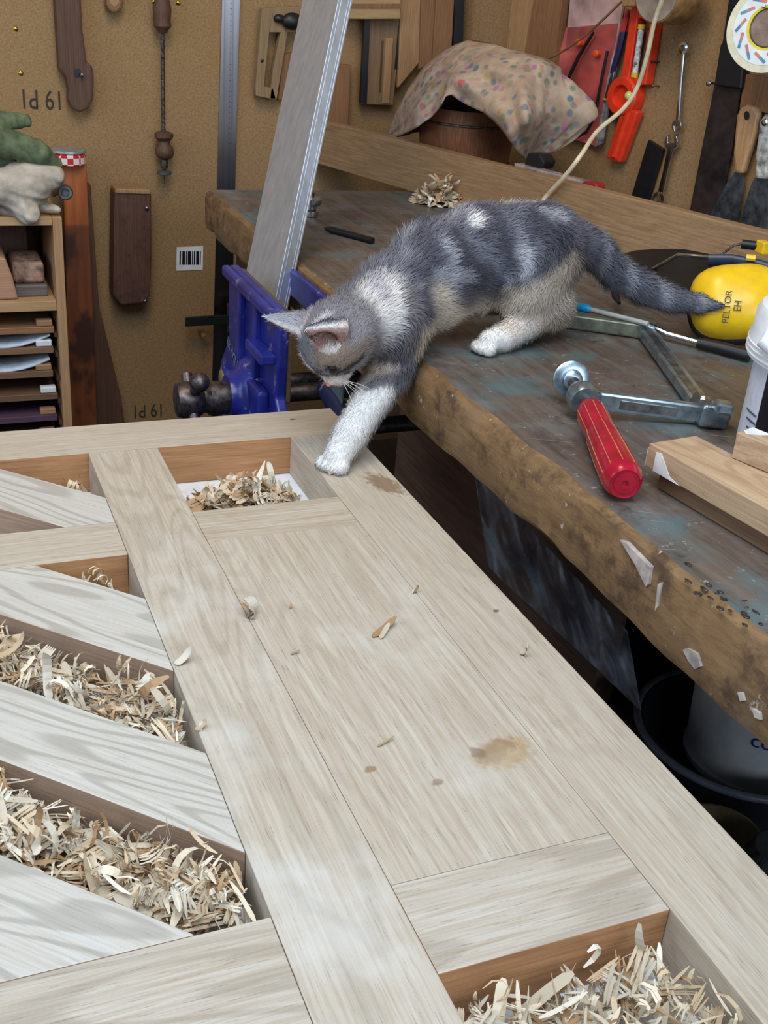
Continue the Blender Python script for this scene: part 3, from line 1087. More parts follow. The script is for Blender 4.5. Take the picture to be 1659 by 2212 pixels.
for i in range(9):
    row = []
    for j in range(9):
        u_, v_ = i/8, j/8
        x = (1205+95*u_)*(1-v_)+(1255+70*u_)*v_ - 14*(1-v_)*(1-u_)
        y = (272+32*u_)*(1-v_)+(60)*v_
        row.append(WR.at(x, y, .014+.020*min(1, 5*u_*(1-u_))*min(1, 5*v_*(1-v_))))
    G.append(row)
build('blister', MB().grid(G), clear, bp, smooth='all')
for x, y in ((1254, 92), (1292, 116)):
    build('hanger_stud', MB().lathe(WR.at(x, y, .015), WR.n, [(.007, 0), (.007, .008), (.004, .010)], 12), plain('orange_stud', (232, 96, 40), .35), bp, smooth=True)
build('edge_strip', wallprism(WR, [(1320, 130), (1338, 60), (1344, 70), (1300, 310), (1284, 318)], .018, .004), plain('grey_film', (148, 146, 152), .25, var=.25), bp)

# screwdrivers
for pts3, cols, lab in ((((1352, 40), (1338, 105), (1316, 180), (1308, 212)), ((34, 36, 84), (24, 26, 52)), 'navy handled screwdriver between the red pack and orange level'),
                        (((1358, 20), (1340, 90), (1325, 150), (1318, 205)), ((190, 40, 44), (130, 30, 36)), 'red handled screwdriver hanging against the orange level')):
    sd = thing('screwdriver', lab, 'screwdriver', tuple(WR.at(*pts3[-1], 0)), 'screwdrivers beside the level')
    q = [WR.at(*p_, .02) for p_ in pts3]
    build('handle', MB().tube([q[0], q[0]*.5+q[1]*.5, q[1], q[1]*.3+q[2]*.7], [.004, .0065, .006, .0045], 8), plain('driver_grip', cols[0], .35), sd, smooth=True)
    build('blade', MB().tube([q[1]*.3+q[2]*.7, q[3]], .0022, 8), M['steel'], sd, smooth=True)
    build('ferrule', MB().tube([q[3], q[3]*1.12-q[2]*.12], .0042, 8), plain('yellow_tip', (208, 160, 62), .4), sd, smooth=True)

# orange torpedo level
lv = thing('orange_spirit_level', 'orange-red spirit level with glass vials hung upright on the wall', 'spirit level', tuple(WR.at(1325, 350, 0)))
om = plain('orange_plastic', (232, 62, 32), .35, var=.06)
mb = MB()
wallprism(WR, [(1374, -60), (1392, -60), (1358, 172), (1340, 172)], .026, .022, mb)
wallprism(WR, [(1406, 30), (1417, 30), (1396, 172), (1385, 172)], .026, .022, mb)
wallprism(WR, [(1341, 168), (1397, 168), (1394, 184), (1338, 184)], .026, .022, mb)
wallprism(WR, [(1390, -60), (1430, -60), (1416, 40), (1374, 40)], .026, .022, mb)
build('body', mb, om, lv, bevel=.0025)
c_ = WR.at(1363, 208, .0)
rr = np.linalg.norm(WR.at(1363+32, 208)-WR.at(1363, 208))
build('bubble_housing', MB().lathe(c_, WR.n, [(rr, .002), (rr, .026), (rr*.9, .030), (rr*.58, .030), (rr*.52, .020), (.001, .019)], 26), om, lv, smooth=True)
build('vial', MB().ball(WR.at(1359, 207, .028), .0085, seg=14), plain('green_vial', (196, 204, 120), .1), lv, smooth=True)
q0, q1 = WR.at(1386, 58, .022), WR.at(1371, 162, .022)
build('long_vial', MB().tube([q0, q1], .0055, 12), plain('vial_glass', (206, 212, 214), .12, var=.35, scale=150), lv, smooth=True)
for q in (q0, q1):
    build('vial_cap', MB().tube([q-(q1-q0)*.05, q+(q1-q0)*.05], .0068, 12), plain('yellow_vial_cap', (226, 190, 50), .4), lv, smooth=True)
mb = wallprism(WR, [(1342, 232), (1378, 240), (1337, 352), (1308, 342)], .026, .02)
build('tail', mb, om, lv, bevel=.004)
mb = MB().tube([WR.at(1357, 245, .025), WR.at(1326, 338, .025)], .006, 8)
build('tail_ridge', mb, om, lv, smooth=True)

# tape roll at the top edge
tr = thing('brown_tape_roll', 'brown roll hanging at the top edge above the wrenches', 'roll', tuple(WR.at(1440, 50, 0)))
c_ = WR.at(1432, -14, .10)
rr = np.linalg.norm(WR.at(1432, 52, .1)-WR.at(1432, -14, .1))
build('roll', MB().lathe(c_, WR.n, [(rr, -.045), (rr, .012), (rr*.97, .014), (.02, .014)], 36), plain('kraft_tape', (150, 112, 66), .5, var=.2), tr, smooth=True)
build('face', MB().lathe(c_, WR.n, [(rr*.93, .0142), (rr*.93, .0155), (.002, .0158)], 36), plain('grey_roll_face', (150, 134, 120), .6, var=.15, scale=30), tr, smooth=True)
m = wallprism(WR, [(1344, -20), (1372, -20), (1370, 14), (1342, 14)], .06, .03)
tag(build('wooden_peg', m, M['tan_wood_v'], bevel=.002), 'pale wooden peg at the top edge beside the level', 'peg')

# combination wrenches
def wrench(top, bot, rr_, jaw_at_bottom, label):
    w_ = thing('combination_wrench', label, 'wrench', tuple(WR.at(*bot, 0)), 'chrome wrenches on the wall')
    A, B = WR.at(*top, .016), WR.at(*bot, .016)
    ring, jaw = (A, B) if jaw_at_bottom else (B, A)
    d_ = (jaw-ring)/np.linalg.norm(jaw-ring)
    side = np.cross(WR.n, d_)
    L0 = np.linalg.norm(jaw-ring)
    mb = MB()
    pts = [ring+d_*rr_*.8 + side*rr_*.42, ring+d_*L0*.5+side*rr_*.36, jaw-d_*rr_*.8+side*rr_*.48, jaw-d_*rr_*.8-side*rr_*.48, ring+d_*L0*.5-side*rr_*.36, ring+d_*rr_*.8-side*rr_*.42]
    mb.prism([p_+WR.n*.003 for p_ in pts], -WR.n*.006)
    build('shank', mb, M['chrome'], w_, bevel=.0022)
    build('ring_end', MB().lathe(ring, WR.n, [(rr_*.55, -.004), (rr_, -.0035), (rr_, .0035), (rr_*.55, .0045), (rr_*.55, -.004)], 20, caps=False), M['chrome'], w_, smooth=True)
    ang = .26
    f_ = d_*math.cos(ang)+side*math.sin(ang)
    g_ = np.cross(WR.n, f_)
    jr = rr_*1.12
    pts = []
    for i in range(15):
        a_ = math.radians(35+290*i/14)
        pts.append(jaw+f_*math.cos(a_)*jr+g_*math.sin(a_)*jr)
    pts += [jaw+f_*jr*.75-g_*rr_*.5, jaw-f_*jr*.1-g_*rr_*.5, jaw-f_*jr*.1+g_*rr_*.5, jaw+f_*jr*.75+g_*rr_*.5]
    mb = MB().prism([p_+WR.n*.004 for p_ in pts], -WR.n*.008)
    build('open_end', mb, M['chrome'], w_, bevel=.0012)
    return w_


wrench((1478, 104), (1464, 272), .0095, True, 'slim chrome wrench hung uppermost beside the black saw')
wrench((1424, 430), (1452, 306), .0130, True, 'stubby chrome wrench hung below the slim one')
m = wallprism(WR, [(1400, 302), (1432, 322), (1398, 438), (1362, 428)], .012, .008)
tag(build('black_plate', m, M['black'], bevel=.001), 'flat black steel plate hung left of the stubby wrench', 'plate')
for (x, y), lab in (((1425, 186), 'small bright nail in the wall between level and wrench'), ((1424, 134), 'short dark nail high between the level and slim wrench')):
    tag(build('wall_nail', nail(WR, x, y, .0028, None, .02), M['steel'] if y > 150 else M['dark_steel']), lab, 'nail', 'nails in the right wall')

# long dark saw
sw = thing('hand_saw', 'long dark rusty saw blade hanging upright right of the wrenches', 'saw', tuple(WR.at(1510, 470, 0)))
saw_m = plain('rusty_saw_steel', (62, 50, 46), .5, .5, var=.3, scale=30)
pts = [(1588, -60), (1622, -60), (1560, 200), (1590, 210), (1578, 300), (1548, 480), (1488, 470), (1520, 300), (1556, 100)]
build('blade', wallprism(WR, [(1544, 180), (1600, 190), (1582, 320), (1550, 490), (1486, 476), (1520, 300)], .012, .003), saw_m, sw)
build('handle', wallprism(WR, [(1582, -60), (1640, -60), (1612, 80), (1600, 192), (1542, 184), (1556, 96), (1560, 92)], .022, .018), M['black'], sw, bevel=.004)
build('rivet', nail(WR, 1550, 180, .005, None, .026), M['chrome'], sw, smooth=True)

# masking tape
mt_ = thing('masking_tape', 'roll of cream masking tape with a printed label hung at the right edge', 'tape', tuple(WR.at(1648, 150, 0)))
TPn = WR.n*.93 + V(-.1, -.3, .12)
TPn /= np.linalg.norm(TPn)
tc = WR.at(1658, 60, .12)
ro = .0635
build('tape', MB().lathe(tc, TPn, [(ro*.80, .0), (ro, .0), (ro, -.045), (ro*.70, -.045)], 48, caps=False), plain('cream_tape', (226, 218, 188), .6, var=.06), mt_, smooth=True)
build('label_ring', MB().lathe(tc, TPn, [(ro*.83, .0006), (ro*.50, .0006)], 48, caps=False), M['white'], mt_, fix=False)
build('core', MB().lathe(tc, TPn, [(ro*.50, .0008), (ro*.44, .0004), (ro*.43, -.045)], 48, caps=False), plain('yellow_core', (222, 206, 50), .5, var=.08), mt_, smooth=True)
build('core_lining', MB().lathe(tc, TPn, [(ro*.425, -.001), (ro*.40, -.001), (ro*.40, -.044), (ro*.425, -.044)], 48), plain('card_core', (142, 120, 108), .8), mt_, smooth=True)
ref = np.cross(TPn, V(0, 0, 1))
ref /= np.linalg.norm(ref)
upv = np.cross(ref, TPn)
for i, deg in enumerate(range(0, 360, 30)):
    a_ = math.radians(deg)
    rad = ref*math.cos(a_)*-1 + upv*math.sin(a_)
    rad = (-ref if False else ref)*math.cos(a_)+upv*math.sin(a_)
    tan = np.cross(TPn, rad)
    dd = rad*.55+tan*.84
    dd /= np.linalg.norm(dd)
    pp = np.cross(TPn, dd)
    cc = tc+rad*ro*.66+TPn*.0012
    for k, (sgn, mtn, cl) in enumerate(((1, 'print_blue', (96, 150, 178)), (-1, 'print_red', (214, 130, 116)))):
        mb = MB().box(cc+dd*sgn*ro*.09, (ro*.17, ro*.065, .0004), (dd, pp, TPn))
        build('print_mark', mb, plain(mtn, cl, .6), mt_)
build('hook', MB().tube([WR.at(1650, 20, 0), WR.at(1650, 20, .1)+UPZ*.0, WR.at(1650, 10, .13)], .003, 8), M['steel'], mt_, smooth=True)
m = wallprism(WR, [(1608, 160), (1680, 165), (1676, 252), (1612, 232), (1596, 236)], .012, .008)
tag(build('brown_offcut', m, M['brown_wood_v'], bevel=.002), 'brown wooden offcut on the wall just under the masking tape', 'offcut')

# filling knives
def knife(hd, bl_, hm, lab, hole=True):
    k_ = thing('filling_knife', lab, 'scraper', tuple(WR.at(*bl_[-1], 0)), 'filling knives on the wall')
    build('handle', wallprism(WR, hd, .024, .016), hm, k_, bevel=.005)
    build('blade', wallprism(WR, bl_, .014, .002), plain('scraper_steel', (126, 134, 142), .36, .9, var=.3, scale=60), k_)
    return k_


k1_ = knife([(1590, 250), (1597, 232), (1612, 226), (1628, 230), (1638, 246), (1630, 290), (1612, 345), (1603, 376), (1586, 374), (1583, 330), (1587, 280)],
            [(1586, 372), (1604, 374), (1608, 392), (1596, 470), (1588, 505), (1528, 505), (1536, 460), (1572, 392)],
            wood('beech_handle', (196, 158, 112), (160, 118, 78), 0, tilt=(0, HP), rough=.45), 'filling knife with a plain wooden handle hung near the right edge')
build('hanging_hole', wallprism(WR, ell(1613, 250, 6, 10), .0245, .001), M['black'], k1_)
k2_ = knife([(1640, 262), (1650, 246), (1700, 246), (1690, 300), (1652, 388), (1630, 386), (1630, 340)],
            [(1630, 384), (1652, 386), (1660, 400), (1656, 505), (1596, 505), (1606, 450), (1622, 400)],
            plain('paint_spattered_handle', (186, 184, 176), .5, var=.35, scale=70), 'filling knife with a paint-spattered white handle at the right edge')
build('ferrule', MB().lathe(WR.at(1653, 264, .024), WR.n, [(.006, 0), (.006, .002), (.003, .003)], 12), M['chrome'], k2_)
# ------------------------------------------------------------------ shelf unit at the left
SY = 2.02
SP = Plane((0, SY, 0), (0, -1, 0))
shelf = thing('wooden_shelf_unit', 'open pine shelf unit against the wall at the left edge', 'shelf', (0, 2.15, FLOOR))
ply = wood('shelf_ply', (196, 160, 116), (168, 130, 90), 0, rough=.6, pores=.2)
ply_v = wood('shelf_ply_upright', (190, 152, 110), (164, 124, 86), 0, tilt=(0, HP), rough=.6, pores=.2)
xr = SP.at(135, 500)[0]
zt = SP.at(100, 470)[2]
zm = SP.at(60, 652)[2]
m = MB().bb(xr-.016, xr, SY, 2.27, FLOOR, zt)
build('side_panel', m, ply_v, shelf, bevel=.001)
m = MB().bb(-.45, xr-.0165, SY, 2.27, zt-.014, zt)
build('top_board', m, ply, shelf, bevel=.001)
m = MB().bb(-.45, xr-.0165, SY, 2.27, zm-.018, zm)
build('shelf_board', m, ply, shelf, bevel=.001)
m = MB().bb(-.45, xr, 2.272, 2.28, FLOOR, zt)
build('back_panel', m, M['dark_wood_v'], shelf)
m = MB().bb(-.466, -.4505, SY, 2.27, FLOOR, zt)
build('side_panel', m, ply_v, shelf, bevel=.001)
xl = xr-.0165
# upper cubby: blocks
m = MB().prism([SP.at(*q, -.015) for q in ((-40, 548), (12, 558), (28, 600), (40, 648), (-40, 650))], V(0, .12, 0))
m.v = [(x, y, max(z, zm+.0006)) for x, y, z in m.v]
tag(build('wooden_block_plane', m, wood('pale_block', (190, 150, 118), (160, 120, 92), 0), bevel=.004), 'pale rounded wooden block on the upper shelf at the left edge', 'block')
m = MB()
b0 = SP.at(70, 640, -.03)
m.bb(b0[0]-.028, b0[0]+.028, SY+.03, SY+.14, zm+.0006, zm+.022)
tag(build('brown_wooden_wedge', m, wood('wedge_grey', (120, 112, 104), (84, 76, 70), 0), bevel=.003), 'grey-brown flat block beside the pale block on the upper shelf', 'block')
m = MB().bb(b0[0]-.03, b0[0]+.024, SY+.035, SY+.13, zm+.0226, zm+.062)
tag(build('mottled_block', m, plain('mottled_stone', (150, 118, 100), .8, var=.4, scale=50), bevel=.008, seg=3), 'mottled pinkish block on the flat grey-brown block', 'block')
m = MB().bb(xl-.16, xl-.03, SY+.15, SY+.23, zm+.0006, zm+.115)
tag(build('dark_wooden_box', m, M['dark_wood_v'], bevel=.003), 'dark wooden box at the back of the upper shelf', 'box')
# lower cubby: a stack of shallow trays
zs = [SP.at(60, y)[2] for y in (712, 756, 808, 858, 905, 950)]
cols = [((168, 122, 84), 'topmost'), ((150, 112, 80), 'second'), ((140, 104, 76), 'third'), ((128, 94, 68), 'fourth'), ((104, 72, 96), 'fifth'), ((120, 88, 62), 'lowest')]
ang_w = M['white']
for i, (z0, (cc, nm)) in enumerate(zip(zs, cols)):
    tr_ = thing('shallow_tray', f'shallow open wooden tray, {nm} in the lower shelf stack', 'tray', (.1, 2.1, z0), 'trays in the lower shelf')
    x1_ = xl-.006-(i % 3)*.003
    m = MB().bb(x1_-.4, x1_, SY+.012, 2.25, z0-.012, z0)
    build('base', m, wood('tray_wood', cc, tuple(int(k*.75) for k in cc), 0), tr_, bevel=.001)
    for yy in (2.24,):
        m = MB().bb(x1_-.4, x1_, yy, yy+.01, z0+.0002, z0+.022)
        build('rear_lip', m, M['dark_wood'], tr_)
    m = MB().bb(x1_-.03, x1_-.002, SY+.014, SY+.03, z0+.0004, z0+.012)
    build('end_block', m, M['white'] if i in (1, 3) else wood('tray_end', (180, 136, 96), (150, 110, 76), 0), tr_, bevel=.002)
    m = MB().bb(xl-.0058, xl-.0003, SY+.012, 2.25, z0-.02, z0-.0125)
    build('runner', m, M['dark_wood'], tr_)
    if i in (1, 2):
        pts = []
        for k in range(13):
            u_ = k/12
            pts.append(V(x1_-.30+.296*u_, SY+.016, z0+.0008+.020*max(0, (u_-.72)/.28)**2))
        G = [[p_+V(0, .12*j, 0) for p_ in pts] for j in (0, .5, 1)]
        build('paper_sheet', MB().grid(G), plain('blue_white_sheet', (196, 206, 220), .5, var=.08), tr_, smooth='all', solid=.003)

# ------------------------------------------------------------------ long orange plank leaning beside the shelf
OP = Plane((0, 2.225, 0), (0, -1, 0))
op = thing('stained_board', 'long orange-brown stained board leaning on the wall beside the shelf', 'board', tuple(OP.at(190, 930)))
t = NT('orange_stained_wood')
v = t.coords((0, HP, 0), (5, 70, 70))
c = t.ramp(t.noise(v, 1, 5, .6, .3), [(.3, (140, 72, 30)), (.7, (188, 108, 52))])
oxz = t.n('ShaderNodeSeparateXYZ')
t.L(t.n('ShaderNodeTexCoord').outputs['Object'], oxz.inputs[0])
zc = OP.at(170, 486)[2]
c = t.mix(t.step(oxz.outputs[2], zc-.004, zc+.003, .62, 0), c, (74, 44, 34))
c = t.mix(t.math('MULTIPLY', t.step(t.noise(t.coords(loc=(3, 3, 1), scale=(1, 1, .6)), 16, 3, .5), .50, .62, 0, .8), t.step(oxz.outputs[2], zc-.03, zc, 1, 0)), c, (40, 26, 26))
om2 = t.done(c, .5)
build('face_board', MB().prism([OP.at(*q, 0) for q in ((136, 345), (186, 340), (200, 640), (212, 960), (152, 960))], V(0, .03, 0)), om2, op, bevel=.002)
build('shadow_slab', MB().prism([OP.at(*q, -.032) for q in ((150, 360), (196, 400), (214, 660), (262, 860), (275, 960), (150, 960))], V(0, .02, 0)), M['dark_wood_v'], op, bevel=.002)  # dark slab standing in for the shadow behind the board
cap = thing('checked_lid', 'red and white checked jar lid on top of the orange-brown board', 'lid', tuple(OP.at(146, 345)))
mb = MB()
cc_ = OP.at(147, 338, -.012)
rr = np.linalg.norm(OP.at(185, 338)-OP.at(147, 338))
t = NT('red_white_check')
w_ = t.n('ShaderNodeTexChecker')
w_.inputs['Scale'].default_value = 90
w_.inputs['Color1'].default_value = rgba((196, 40, 44))
w_.inputs['Color2'].default_value = rgba((232, 224, 220))
t.L(t.coords(), w_.inputs['Vector'])
chk = t.done(w_.outputs['Color'], .45)
build('skirt', MB().lathe(cc_-UPZ*.012, UPZ, [(rr, 0), (rr, .016), (rr*.9, .019)], 30), chk, cap, smooth=True)
build('rim', MB().lathe(cc_+UPZ*.0072, UPZ, [(rr*.94, 0), (rr*1.02, .002), (rr*1.0, .006), (rr*.6, .007), (.002, .007)], 30), plain('tin_rim', (170, 172, 170), .4, .4), cap, smooth=True)
# grey roller knob at the end of the shelf top
c_ = SP.at(141, 416, -.03)
rk = np.linalg.norm(SP.at(158, 416)-SP.at(141, 416))
gk = thing('grey_knob', 'round grey metal knob between the white glove and orange board', 'knob', tuple(c_-UPZ*rk))
build('disc', MB().lathe(c_, V(-.1, -1, .1), [(rk*.9, -.03), (rk, -.02), (rk, 0), (rk*.85, .004), (rk*.5, .004), (rk*.4, .001), (.001, .001)], 24), plain('grey_knob_metal', (112, 110, 108), .45, .6, var=.25), gk, smooth=True)
build('stem', MB().tube([c_+V(0, .03, 0), c_+V(-.01, .09, -.02)], rk*.4, 10), M['dark_steel'], gk, smooth=True)


# ------------------------------------------------------------------ implicit surfaces (for soft things and the kitten)
def sd_cap(P, a, b, ra, rb):
    a, b = np.asarray(a, float), np.asarray(b, float)
    ab = b-a
    h = np.clip(((P-a) @ ab)/(ab @ ab+1e-12), 0, 1)
    return np.linalg.norm(P-a-h[..., None]*ab, axis=-1)-(ra+(rb-ra)*h)


def sd_ell(P, c, r, R):
    q = (P-np.asarray(c, float)) @ np.asarray(R, float).T
    r = np.asarray(r, float)
    k0 = np.linalg.norm(q/r, axis=-1)
    k1 = np.linalg.norm(q/(r*r), axis=-1)
    return k0*(k0-1)/np.maximum(k1, 1e-9)


def implicit(prims, vox, k):
    """prims: dict(t='cap'|'ell'|'cut', ...); smooth union; returns verts, quads (surface nets)"""
    los, his = [], []
    for p in prims:
        if p['t'] == 'cap':
            r_ = max(p['ra'], p['rb'])
            los.append(np.minimum(p['a'], p['b'])-r_)
            his.append(np.maximum(p['a'], p['b'])+r_)
        else:
            r_ = max(p['r'])
            los.append(np.asarray(p['c'])-r_)
            his.append(np.asarray(p['c'])+r_)
    lo = np.min(los, 0)-.012
    hi = np.max(his, 0)+.012
    n = np.ceil((hi-lo)/vox).astype(int)+1
    F = np.full(n, .05, np.float32)
    gx = [lo[i]+vox*np.arange(n[i]) for i in range(3)]
    for p, l_, h_ in zip(prims, los, his):
        kk = p.get('k', k)
        mg = kk*1.6+3*vox
        i0 = np.maximum(((l_-mg-lo)/vox).astype(int), 0)
        i1 = np.minimum(((h_+mg-lo)/vox).astype(int)+2, n)
        sl = tuple(slice(a_, b_) for a_, b_ in zip(i0, i1))
        P = np.stack(np.meshgrid(*[g[s_] for g, s_ in zip(gx, sl)], indexing='ij'), -1)
        if p['t'] == 'cap':
            d = sd_cap(P, p['a'], p['b'], p['ra'], p['rb'])
        else:
            d = sd_ell(P, p['c'], p['r'], p.get('R', np.eye(3)))
        f = F[sl]
        if p['t'] == 'cut':
            h = np.clip(.5-.5*(f+d)/kk, 0, 1)
            F[sl] = f*(1-h)+(-d)*h+kk*h*(1-h)
        else:
            h = np.clip(.5+.5*(d-f)/kk, 0, 1)
            F[sl] = d*(1-h)+f*h-kk*h*(1-h)
    S = F < 0
    nx, ny_, nz = n
    C8 = [(i, j, l) for i in (0, 1) for j in (0, 1) for l in (0, 1)]
    cnt = sum(S[i:nx-1+i, j:ny_-1+j, l:nz-1+l].astype(np.int8) for i, j, l in C8)
    act = np.argwhere((cnt > 0) & (cnt < 8))
    idx = -np.ones((nx-1, ny_-1, nz-1), np.int64)
    idx[tuple(act.T)] = np.arange(len(act))
    acc = np.zeros((len(act), 3))
    num = np.zeros(len(act))
    for a_ in C8:
        for ax_ in range(3):
            if a_[ax_]:
                continue
            b_ = list(a_)
            b_[ax_] = 1
            fa = F[tuple((act+a_).T)]
            fb = F[tuple((act+b_).T)]
            x_ = (fa < 0) != (fb < 0)
            t_ = np.where(x_, fa/np.where(x_, fa-fb, 1), 0)
            pt = act+np.asarray(a_)+(np.asarray(b_)-np.asarray(a_))*t_[:, None]
            acc[x_] += pt[x_]
            num += x_
    verts = lo+vox*acc/num[:, None]
    quads = []
    for ax_ in range(3):
        o1, o2 = [(1, 2), (2, 0), (0, 1)][ax_]
        A = [slice(0, n[i]) for i in range(3)]
        Bq = [slice(0, n[i]) for i in range(3)]
        A[ax_] = slice(0, n[ax_]-1)
        Bq[ax_] = slice(1, n[ax_])
        ch = np.argwhere(S[tuple(A)] != S[tuple(Bq)])
        ch = ch[(ch[:, o1] > 0) & (ch[:, o2] > 0) & (ch[:, o1] < n[o1]-1) & (ch[:, o2] < n[o2]-1)]
        ins = S[tuple(ch.T)]
        e1, e2 = np.eye(3, dtype=int)[o1], np.eye(3, dtype=int)[o2]
        q = np.stack([idx[tuple((ch-e1-e2).T)], idx[tuple((ch-e2).T)], idx[tuple(ch.T)], idx[tuple((ch-e1).T)]], 1)
        q[~ins] = q[~ins][:, ::-1]
        quads.append(q)
    return verts, np.concatenate(quads)


def soft(name, prims, vox, k, mat, parent=None, noise=0.0, seed=1):
    v_, q_ = implicit(prims, vox, k)
    if noise:
        r_ = np.random.default_rng(seed)
        for s_ in (40, 80, 150):
            d_ = r_.normal(size=(3, 3))*s_
            ph_ = r_.uniform(0, 6.3, 3)
            v_ = v_ + noise*(40/s_)*np.sin(v_ @ d_.T+ph_)
    mb = MB()
    mb.v = [tuple(p) for p in v_]
    mb.f = [tuple(int(i) for i in q) for q in q_]
    mb.mi = [0]*len(mb.f)
    return build(name, mb, mat, parent, smooth='all', fix=True)


cap_ = lambda a, b, ra, rb, **kw: dict(t='cap', a=np.asarray(a), b=np.asarray(b), ra=ra, rb=rb, **kw)
GP = lambda x, y, o=0: SP.at(x, y, o)
pxm = np.linalg.norm(SP.at(60, 400)-SP.at(61, 400))
pr = [cap_(GP(-30, 262, -.05), GP(60, 262, -.06), 26*pxm, 14*pxm),
      cap_(GP(-40, 290, -.03), GP(80, 326, -.02), 40*pxm, 24*pxm), cap_(GP(80, 326, -.02), GP(122, 352, -.03), 24*pxm, 15*pxm), cap_(GP(-40, 330, -.05), GP(20, 345, -.05), 26*pxm, 18*pxm)]
tag(soft('green_glove', pr, .0028, .01, plain('green_cotton', (98, 110, 80), .9, var=.25, scale=40, bump=.5), noise=.0026), 'green work glove lying on top of the white glove', 'glove')
pr = [cap_(GP(-30, 410, -.02), GP(62, 404, -.02), 52*pxm, 46*pxm), cap_(GP(40, 378, -.03), GP(112, 382, -.02), 28*pxm, 22*pxm), cap_(GP(30, 432, -.012), GP(66, 462, .004), 36*pxm, 24*pxm),
      cap_(GP(-30, 440, -.03), GP(30, 445, -.02), 26*pxm, 26*pxm), cap_(GP(70, 446, -.03), GP(120, 452, -.02), 20*pxm, 14*pxm),
      dict(t='cut', c=GP(108, 378, .012), r=(7*pxm, 8*pxm, 9*pxm), k=.004), dict(t='cut', c=GP(98, 425, .02), r=(20*pxm, 14*pxm, 12*pxm), k=.006), dict(t='cut', c=GP(14, 430, .03), r=(6*pxm, 10*pxm, 50*pxm), k=.004)]
tag(soft('white_glove', pr, .0028, .008, plain('white_canvas', (196, 184, 168), .9, var=.2, scale=22, bump=.6), noise=.0034, seed=4), 'crumpled white canvas glove hanging over the shelf top', 'glove')
# ------------------------------------------------------------------ clamp with the red handle, lying on the bench
cl = thing('bar_clamp', 'steel bar clamp with a red wooden handle lying on the workbench', 'clamp', tuple(BT.at(1400, 900)))
red_m = None
t = NT('red_lacquered_handle')
v = t.coords()
c = t.ramp(t.noise(v, 40, 3, .6), [(.3, (142, 10, 32)), (.7, (176, 18, 46))])
c = t.mix(t.step(t.noise(v, 130, 4, .7), .66, .72, 0, .6), c, (206, 150, 96))
red_m = t.done(c, .22)
h0, h1 = onz(1274, 884, ZB+.0205), onz(1350, 1046, ZB+.0172)
hd = (h1-h0)/np.linalg.norm(h1-h0)
HL = np.linalg.norm(h1-h0)
prof = [(.009, 0), (.0128, .004), (.0138, .012), (.0138, HL*.34), (.0132, HL*.37), (.0146, HL*.42), (.0160, HL*.7), (.0165, HL*.9), (.0158, HL*.955), (.0140, HL*.985), (.0125, HL), (.0122, HL-.0012), (.009, HL-.0014), (.0088, HL-.0004), (.003, HL-.0003), (.0028, HL-.002), (.001, HL-.0022)]
hdl = build('handle', MB().lathe(h0, hd, prof, 32), red_m, cl, smooth=True)
sa = np.cross(hd, UPZ)
sa /= np.linalg.norm(sa)
sb = np.cross(sa, hd)
for i in range(10):
    a_ = 2*math.pi*i/10+.2
    rad = sa*math.cos(a_)+sb*math.sin(a_)
    mb = MB().tube([h0+hd*.012+rad*.0137, h0+hd*HL*.36+rad*.0134, h0+hd*HL*.42+rad*.0145, h0+hd*HL*.7+rad*.0159, h0+hd*HL*.92+rad*.0163], .00045, 5)
    build('flute_line', mb, plain('worn_line', (204, 132, 82), .5), hdl)
sp0 = h0-hd*.052
sp0 = onz(1236, 822, ZB+.024)
sd_ = (h0-sp0)/np.linalg.norm(h0-sp0)
SLn = np.linalg.norm(h0-sp0)
build('spindle', MB().lathe(sp0, sd_, [(.0055, 0)]+[(.0060 if i % 2 else .0052, SLn*(.04+.92*i/22)) for i in range(23)]+[(.006, SLn)], 14), M['dark_steel'], cl, smooth=True)
build('pad', MB().lathe(sp0-sd_*.002, sd_*.8+UPZ*.25, [(.001, -.004), (.017, -.004), (.0185, -.002), (.0185, .000), (.0165, .0012), (.0105, .0016), (.0095, .006), (.0065, .008)], 28), M['zinc'], cl, smooth=True)
nut = sp0+sd_*SLn*.60
build('nut_boss', MB().lathe(nut, sd_, [(.0055, -.010), (.013, -.010), (.0150, -.005), (.0150, .006), (.013, .010), (.0055, .010)], 26), M['zinc'], cl, smooth=True)
build('ferrule', MB().lathe(h0-hd*.006, hd, [(.0075, 0), (.0095, .002), (.0095, .010)], 18), M['steel'], cl, smooth=True)
# sliding arm from the nut to the head
e0, e1 = nut+sa*0+UPZ*-.001, onz(1512, 893, ZB+.0115)
ad = (e1-e0)/np.linalg.norm(e1-e0)
asd = np.cross(UPZ, ad)
asd /= np.linalg.norm(asd)
aup = np.cross(ad, asd)
mb = MB().box((e0+e1)/2+ad*.006, (np.linalg.norm(e1-e0)-.016, .009, .019), (ad, asd, aup))
arm = build('arm', mb, M['zinc'], cl, bevel=.0025)
mb = MB().box((e0+e1)/2+ad*.006-asd*.0046, (np.linalg.norm(e1-e0)-.06, .0012, .009), (ad, asd, aup))
build('web_recess', mb, M['steel'], arm, bevel=.0004)
hd0 = onz(1540, 895, ZB+.013)
mb = MB().box(hd0, (.030, .020, .023), (ad, asd, aup))
head = build('head', mb, M['zinc'], cl, bevel=.004, seg=3)
mb = MB().box(onz(1562, 880, ZB+.026), (.017, .015, .012), (ad, asd, aup))
build('head_lug', mb, M['zinc'], head, bevel=.003)
for px_, py_ in ((1508, 872), (1520, 880)):
    build('collar_ring', MB().lathe(onz(px_, py_, ZB+.017), ad, [(.006, -.003), (.0115, -.003), (.0115, .003), (.006, .003)], 20), M['chrome'], head, smooth=True)
b0, b1 = onz(1392, 712, ZB+.010), onz(1508, 870, ZB+.010)
bd_ = (b1-b0)/np.linalg.norm(b1-b0)
bs_ = np.cross(UPZ, bd_)
